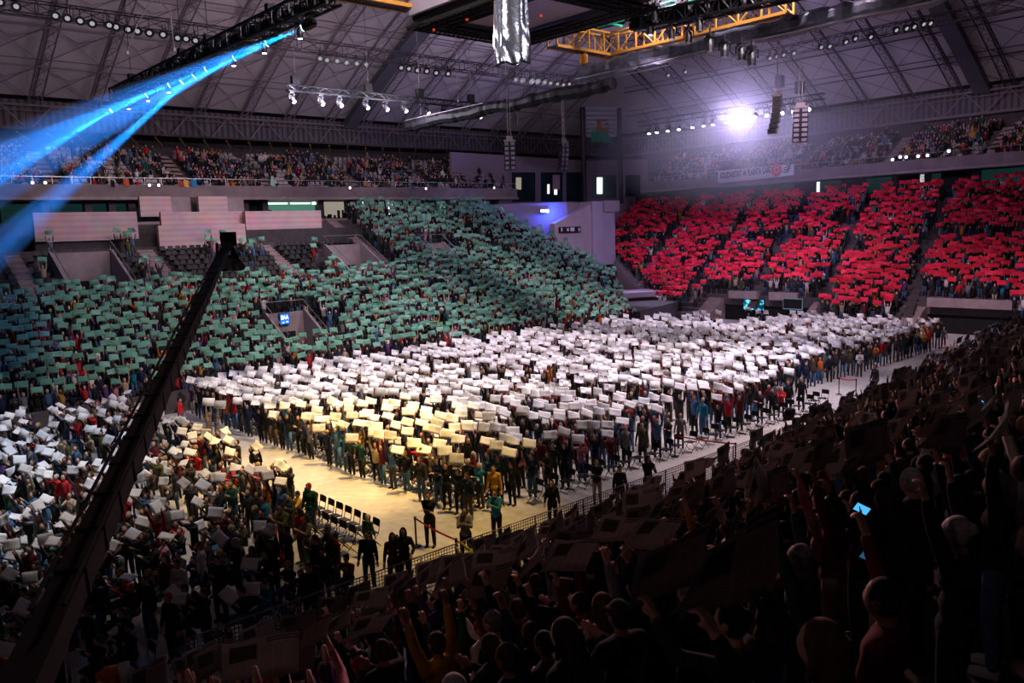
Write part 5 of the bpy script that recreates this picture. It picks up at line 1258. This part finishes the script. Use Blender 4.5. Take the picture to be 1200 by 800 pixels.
for kind, (nm, mats, cat, lab) in KIND.items():
    par = {'white': (.02, .06), 'green': (.02, .03), 'red': (.02, .03), 'news': (.022, .05)}[kind]
    hdm = [sheet_mesh(nm, par[0] * (1 + .6 * k), par[1] * (k - 1), 5 + k).mesh(nm, mats[0], True) for k in range(4)]
    lpm = [sheet_mesh(nm, par[0] * (1 + .6 * k), par[1] * (k - 1), 5 + k, 2, 1) for k in range(4)]
    cs = [c for c in CC if c['kind'] == kind]
    for c in cs: c['k'] = rnd.randrange(4); c['mi'] = rnd.choices(range(3), (.5, .25, .25))[0]
    cs.sort(key=lambda c: c['d'] + (0 if -5 < proj(c['P'])[0] < 1205 and -5 < proj(c['P'])[1] < 805 else 999))
    for c in cs[:300]:
        o = link(nm, hdm[c['k']], None); o.matrix_world = Matrix.Translation(c['P']) @ c['M'].to_4x4()
        o.material_slots[0].link = 'OBJECT'; o.material_slots[0].material = mats[c['mi']]
        if c['sec'] == 'special': lb = f"{lab.replace('held overhead', 'held').replace('held up', 'held')} by the {c['own']['label']}"; lb = ' '.join(lb.split()[:16])
        elif kind == 'white': lb = f"{lab}, {nth(c['row'])} row {PLC[c['sec']]}, {nth(c['idx'])} from the fence side"
        else: lb = f"{lab}, {nth(c['row'])} row {PLCs[kind]}, {nth(c['idx'])} from its {'left' if kind != 'red' else 'right'} end"
        props(o, lb, cat, GRP[kind])
    r_ = cs[300:]
    if r_:
        bt_ = []
        for k in range(4):
            q = [c for c in r_ if c['k'] == k]
            if q: bt_.append((lpm[k], np.array([[list(row_) for row_ in c['M']] for c in q]), np.array([tuple(c['P']) for c in q]), np.array([[c['mi']] for c in q])))
        mass('distant_' + nm + 's', bt_, mats, label=f"the mass of further {nm.replace('_', ' ')}s held up beyond the nearest ones", cat=cat)
# phones glowing in the near crowd
for k, (px, py, dd) in enumerate(((1010, 596, 6.3), (1153, 474, 10.0), (1015, 652, 8.0))):
    p = Vector(EYE + ray(px, py) * (dd / CAM_F)); e = empty('phone', p, label=('phone with a glowing blue screen raised in the dark crowd at the lower right', 'phone with a bright screen high in the crowd at the right edge', 'dim phone below the glowing blue one at the lower right')[k], cat='phone'); e.rotation_euler = (.3, .5, FACE + .3)
    MB().box((-.075, 0, -.036), (.075, .009, .036)).build('casing', M_black, e); MB().box((-.069, -.002, -.031), (.069, 0, .031)).build('display', emis(f'phone_display_{k}', (.08, .45, .9), (1.2, 1.3, .2)[k]), e)
# folding chairs: the empty row by the aisle, and rows under the standing crowd
k = 0
for r_, x in enumerate((13.5, 12.62)):
    for i in range(9 if r_ == 0 else 6):
        k += 1; chair(x, 22.4 + i * .58, PI / 2 + jit(.06), f"empty black folding chair, {nth(i + 1)} from the fence in the {('aisle-side', 'second')[r_]} empty row", 'empty folding chairs left of the aisle')
for i in range(34): chair(17.9, 22.6 + i * .64, PI / 2 + jit(.1), f'black folding chair behind the first row right of the aisle, {nth(i + 1)} from the fence', 'folding chairs behind the standing rows')
for i in range(34): chair(18.8, 22.3 + i * .66, PI / 2 + jit(.1), f'black folding chair in the second row right of the aisle, {nth(i + 1)} from the fence', 'folding chairs behind the standing rows')
for i in range(26): chair(20 + i * .86, 21.5 + jit(.1), PI / 2 + jit(.15), f'black folding chair on the near edge of the right-hand block, {nth(i + 1)} from the aisle', 'folding chairs on the near edge of the block')
for i in range(12): chair(10.6 - i * .88, 19.2 + jit(.15), PI / 2 + jit(.2), f'black folding chair on the near edge of the left-hand block, {nth(i + 1)} from the aisle', 'folding chairs on the near edge of the block')
chair(STEW['x'], STEW['y'] - .02, STEW['rz'], 'black folding chair under the hi-vis steward', None)
# stand seats
def seat_mb():
    mb = MB(); mb.prism([(-.22, -.05, .40), (.22, -.05, .40), (.21, .36, .43), (-.21, .36, .43)], (0, 0, .05)); mb.prism([(-.22, -.05, .42), (.22, -.05, .42), (.19, -.13, .80), (-.19, -.13, .80)], (0, -.04, 0)); mb.box((-.2, -.1, 0), (.2, -.02, .42)); return mb
SM = seat_mb(); sd_, sp_ = SM.mesh('seat_dark', M_plast), SM.mesh('seat_pale', M_seatw)
SEATS.sort(key=lambda s: math.dist(s[:3], EYE)); cnt = {}
for k, (x, y, z, r_, c) in enumerate(SEATS[:300]):
    o = link('stadium_seat', sd_ if c == 'dark' else sp_, None, (x, y - .1, z)); o.rotation_euler.z = r_
    rw_ = round((y - G_Y0 - .42) / TR) + 1; cnt[rw_] = cnt.get(rw_, 0) + 1
    props(o, f"empty {c} plastic seat, {nth(rw_)} row up the left stand, {nth(int((x + 15) / .66) + 1)} seat place along", 'seat', 'empty seats of the stands')
r_ = SEATS[300:]
mass('distant_stadium_seats', [(SM, rot_z(np.array([s[3] for s in r_])), np.array([s[:3] for s in r_]), np.array([[0 if s[4] == 'dark' else 1] for s in r_]))], [M_plast, M_seatw], label='the many empty seats further up the stands and in the upper tiers', cat='seat')

# ================================================================== LIGHT AND HAZE
def haze(name, mb, dens, col=(1, 1, 1), aniso=.3, soft_edge=None):
    m, N, L = _nt(name); N.remove(N['Principled BSDF']); v = N.new('ShaderNodeVolumeScatter'); v.inputs['Color'].default_value = (*col, 1); v.inputs['Density'].default_value = dens; v.inputs['Anisotropy'].default_value = aniso
    if soft_edge:
        tc = N.new('ShaderNodeTexCoord'); mp = N.new('ShaderNodeMapping'); mp.inputs['Scale'].default_value = [1 / r for r in soft_edge]; L.new(tc.outputs['Object'], mp.inputs[0])
        ln = N.new('ShaderNodeVectorMath'); ln.operation = 'LENGTH'; L.new(mp.outputs[0], ln.inputs[0]); mr = N.new('ShaderNodeMapRange'); mr.inputs['From Min'].default_value = 1; mr.inputs['From Max'].default_value = .2; mr.inputs['To Max'].default_value = dens
        L.new(ln.outputs['Value'], mr.inputs[0]); L.new(mr.outputs[0], v.inputs['Density'])
    L.new(v.outputs[0], N['Material Output'].inputs['Volume']); return m
M_hb = haze('stage_haze_beam', None, .055)
for f, aim, k in beams:
    f, aim = Vector(f), Vector(aim); d = (aim - f).normalized(); Lb = 42.0; end = f + d * Lb; o_ = (f + end) / 2
    half = (.062, .045)[k % 2] * (.75 if k == 4 else 1)
    mb = MB(); mb.tube([f - o_ + d * .05, end - o_], [.14, Lb * half], 20); o = mb.build('haze_beam', M_hb, None, kind='stuff', label=f'streak of blue-lit haze falling to the left from the {nth(k + 1)} blue lamp', cat='haze'); o.location = o_
    spot('blue_beam_light', f, aim, (240000, 180000)[k % 2], (.005, .24, 1), math.degrees(half) * 2 * 1.05, .35, .06)
eh = link('stage_haze', MB().ell((0, 0, 0), (16, 20, 8.5), 24, 14).mesh('haze_cloud', haze('stage_haze_cloud', None, .026, aniso=.1, soft_edge=(16, 20, 8.5))), None, FLARE + Vector((2, -1, -1.2)), kind='stuff', label='pale violet haze around the glaring lamps over the red section', cat='haze')
point('north_tier_light', (36, 66, 20.5), 900, (1, .74, .78), 1)
point('flare_glow', FLARE, 6800, (.58, .50, 1), .25)
for k in (0, 1, 2, 3, 4, 5, 6, 9, 10, 12):
    px, py = EB[k]; p = meas(px, py, 0, BX); p.z -= .9; spot('east_bar_light', p, p + Vector((-2, -.5 if k < 7 else .5, -6)), 3800, (.78, .7, 1), 26, .5, .1)
for k, px in enumerate(WB[:6]):
    p = meas(px, 100 + (px - 340) * .13, 1, 60); p.z -= .55; point('north_bar_light', p + Vector((0, -.6, -.25)), 1000 if k < 3 else 450, (.85, .78, 1), .25)
# working light on the crowd, from lamps hung under the roof
spot('floor_wash_centre', (42, 22, 30), (40, 36, 0), 39000, (1, .84, .93), 84, 1, .8)
spot('floor_wash_north', (24, 42, 30), (32, 36, 0), 22000, (1, .84, .90), 84, 1, .8)
spot('floor_wash_east', (50, 24, 29), (57, 36, 0), 18000, (.98, .80, 1), 60, 1, .8)
spot('floor_wash_warm', (19, 22, 28), (16.9, 31, 0), 74000, (1, .62, .15), 30, .9, .5)
spot('floor_wash_warm', (20, 17, 26), (15.8, 22.6, 0), 26000, (1, .66, .20), 26, .9, .5)
spot('floor_wash_front', (22, 26, 30), (21, 34, 0), 20000, (1, .84, .62), 52, 1, .5)
spot('floor_wash_cool', (10, 24, 28), (1, 40, 0), 31000, (.76, .86, 1), 48, .9, .8)
spot('floor_wash_near', (40, 12, 28), (30, 26, 0), 20000, (1, .82, .92), 46, 1, .6)
spot('floor_wash_west', (9, 22, 28), (8.5, 30, 0), 13000, (1, .88, .80), 34, 1, .6)
spot('corridor_wash', (40, 14, 26), (44, 22, 0), 16000, (.80, .70, 1), 40, .8, .6)
spot('north_wash_west', (22, 22, 27), (18, 58, 5), 26000, (1, .84, .84), 62, .7, .8)
spot('north_wash_east', (44, 24, 27), (48, 63, 7), 27000, (.98, .86, .94), 62, .7, .8)
spot('east_wash_north', (44, 34, 27), (82, 55, 8), 40000, (1, .72, .92), 62, .7, .8)
spot('east_wash_south', (44, 26, 27), (80, 32, 8), 34000, (1, .72, .86), 62, .7, .8)
spot('balcony_wash', (30, 40, 22), (28, 78, 13), 7000, (1, .72, .78), 70, .8, .8)
for x, y, e_, c in ((14, 58, 750, (1, .86, .82)), (40, 60, 2200, (1, .86, .94)), (64, 62, 2600, (.88, .78, 1)), (78, 44, 650, (.80, .68, 1)), (80, 20, 260, (.9, .7, .95)), (45, 35, 900, (.95, .8, 1))):
    spot('roof_uplight', (x, y, 20.5), (x + 1, y + 6, 34), e_ * 1.5, c, 168, 1, 1.5)
spot('near_far_wash', (42, 30, 22), (32, 11, 3), 9000, (1, .56, .62), 58, .9, .6)
spot('near_fill', (-14, 6, 17), (6, 8, 4), 300, (1, .62, .60), 90, 1, 1.2)  # weak fill added for the near stand, no hung lamp here
spot('near_rim', (28, 34, 20), (11, 4.5, 6.5), 30000, (1, .46, .42), 40, .8, .6)
spot('gantry_light', (40, 22, 17), (47, 34, 22), 50, (1, .85, .8), 60, .8, .4)
spot('foil_fill', (14, 26, 17), fo + Vector((0, 0, 2)), 3600, (.85, .83, 1), 26, .8, .3)  # two added spots, no lamps there, giving the foil something bright to reflect
spot('foil_fill', (24, 10, 22), fo + Vector((0, 0, 1)), 1800, (.85, .83, 1), 20, .8, .3)
point('recess_lamp', LAMPP + Vector((0, -.6, -.1)), 900, (.04, .10, 1), .2)
w = bpy.data.worlds.new('hall_dark'); sc.world = w; w.use_nodes = True; w.node_tree.nodes['Background'].inputs[0].default_value = (.02, .012, .02, 1); w.node_tree.nodes['Background'].inputs[1].default_value = .1
sc.view_settings.view_transform = 'Standard'; sc.view_settings.look = 'None'; sc.view_settings.gamma = 1; sc.view_settings.exposure = 0.0; sc.view_settings.use_curve_mapping = False
cy = sc.cycles; cy.max_bounces = 5; cy.diffuse_bounces = 2; cy.glossy_bounces = 2; cy.transmission_bounces = 2; cy.volume_bounces = 0; cy.transparent_max_bounces = 6; cy.volume_step_rate = 2.0; cy.volume_max_steps = 96; cy.use_denoising = True; cy.caustics_reflective = False; cy.caustics_refractive = False
print('people', len(PP), 'cards', {k: sum(c['kind'] == k for c in CC) for k in KIND}, 'seats', len(SEATS), 'objects', len(bpy.data.objects))
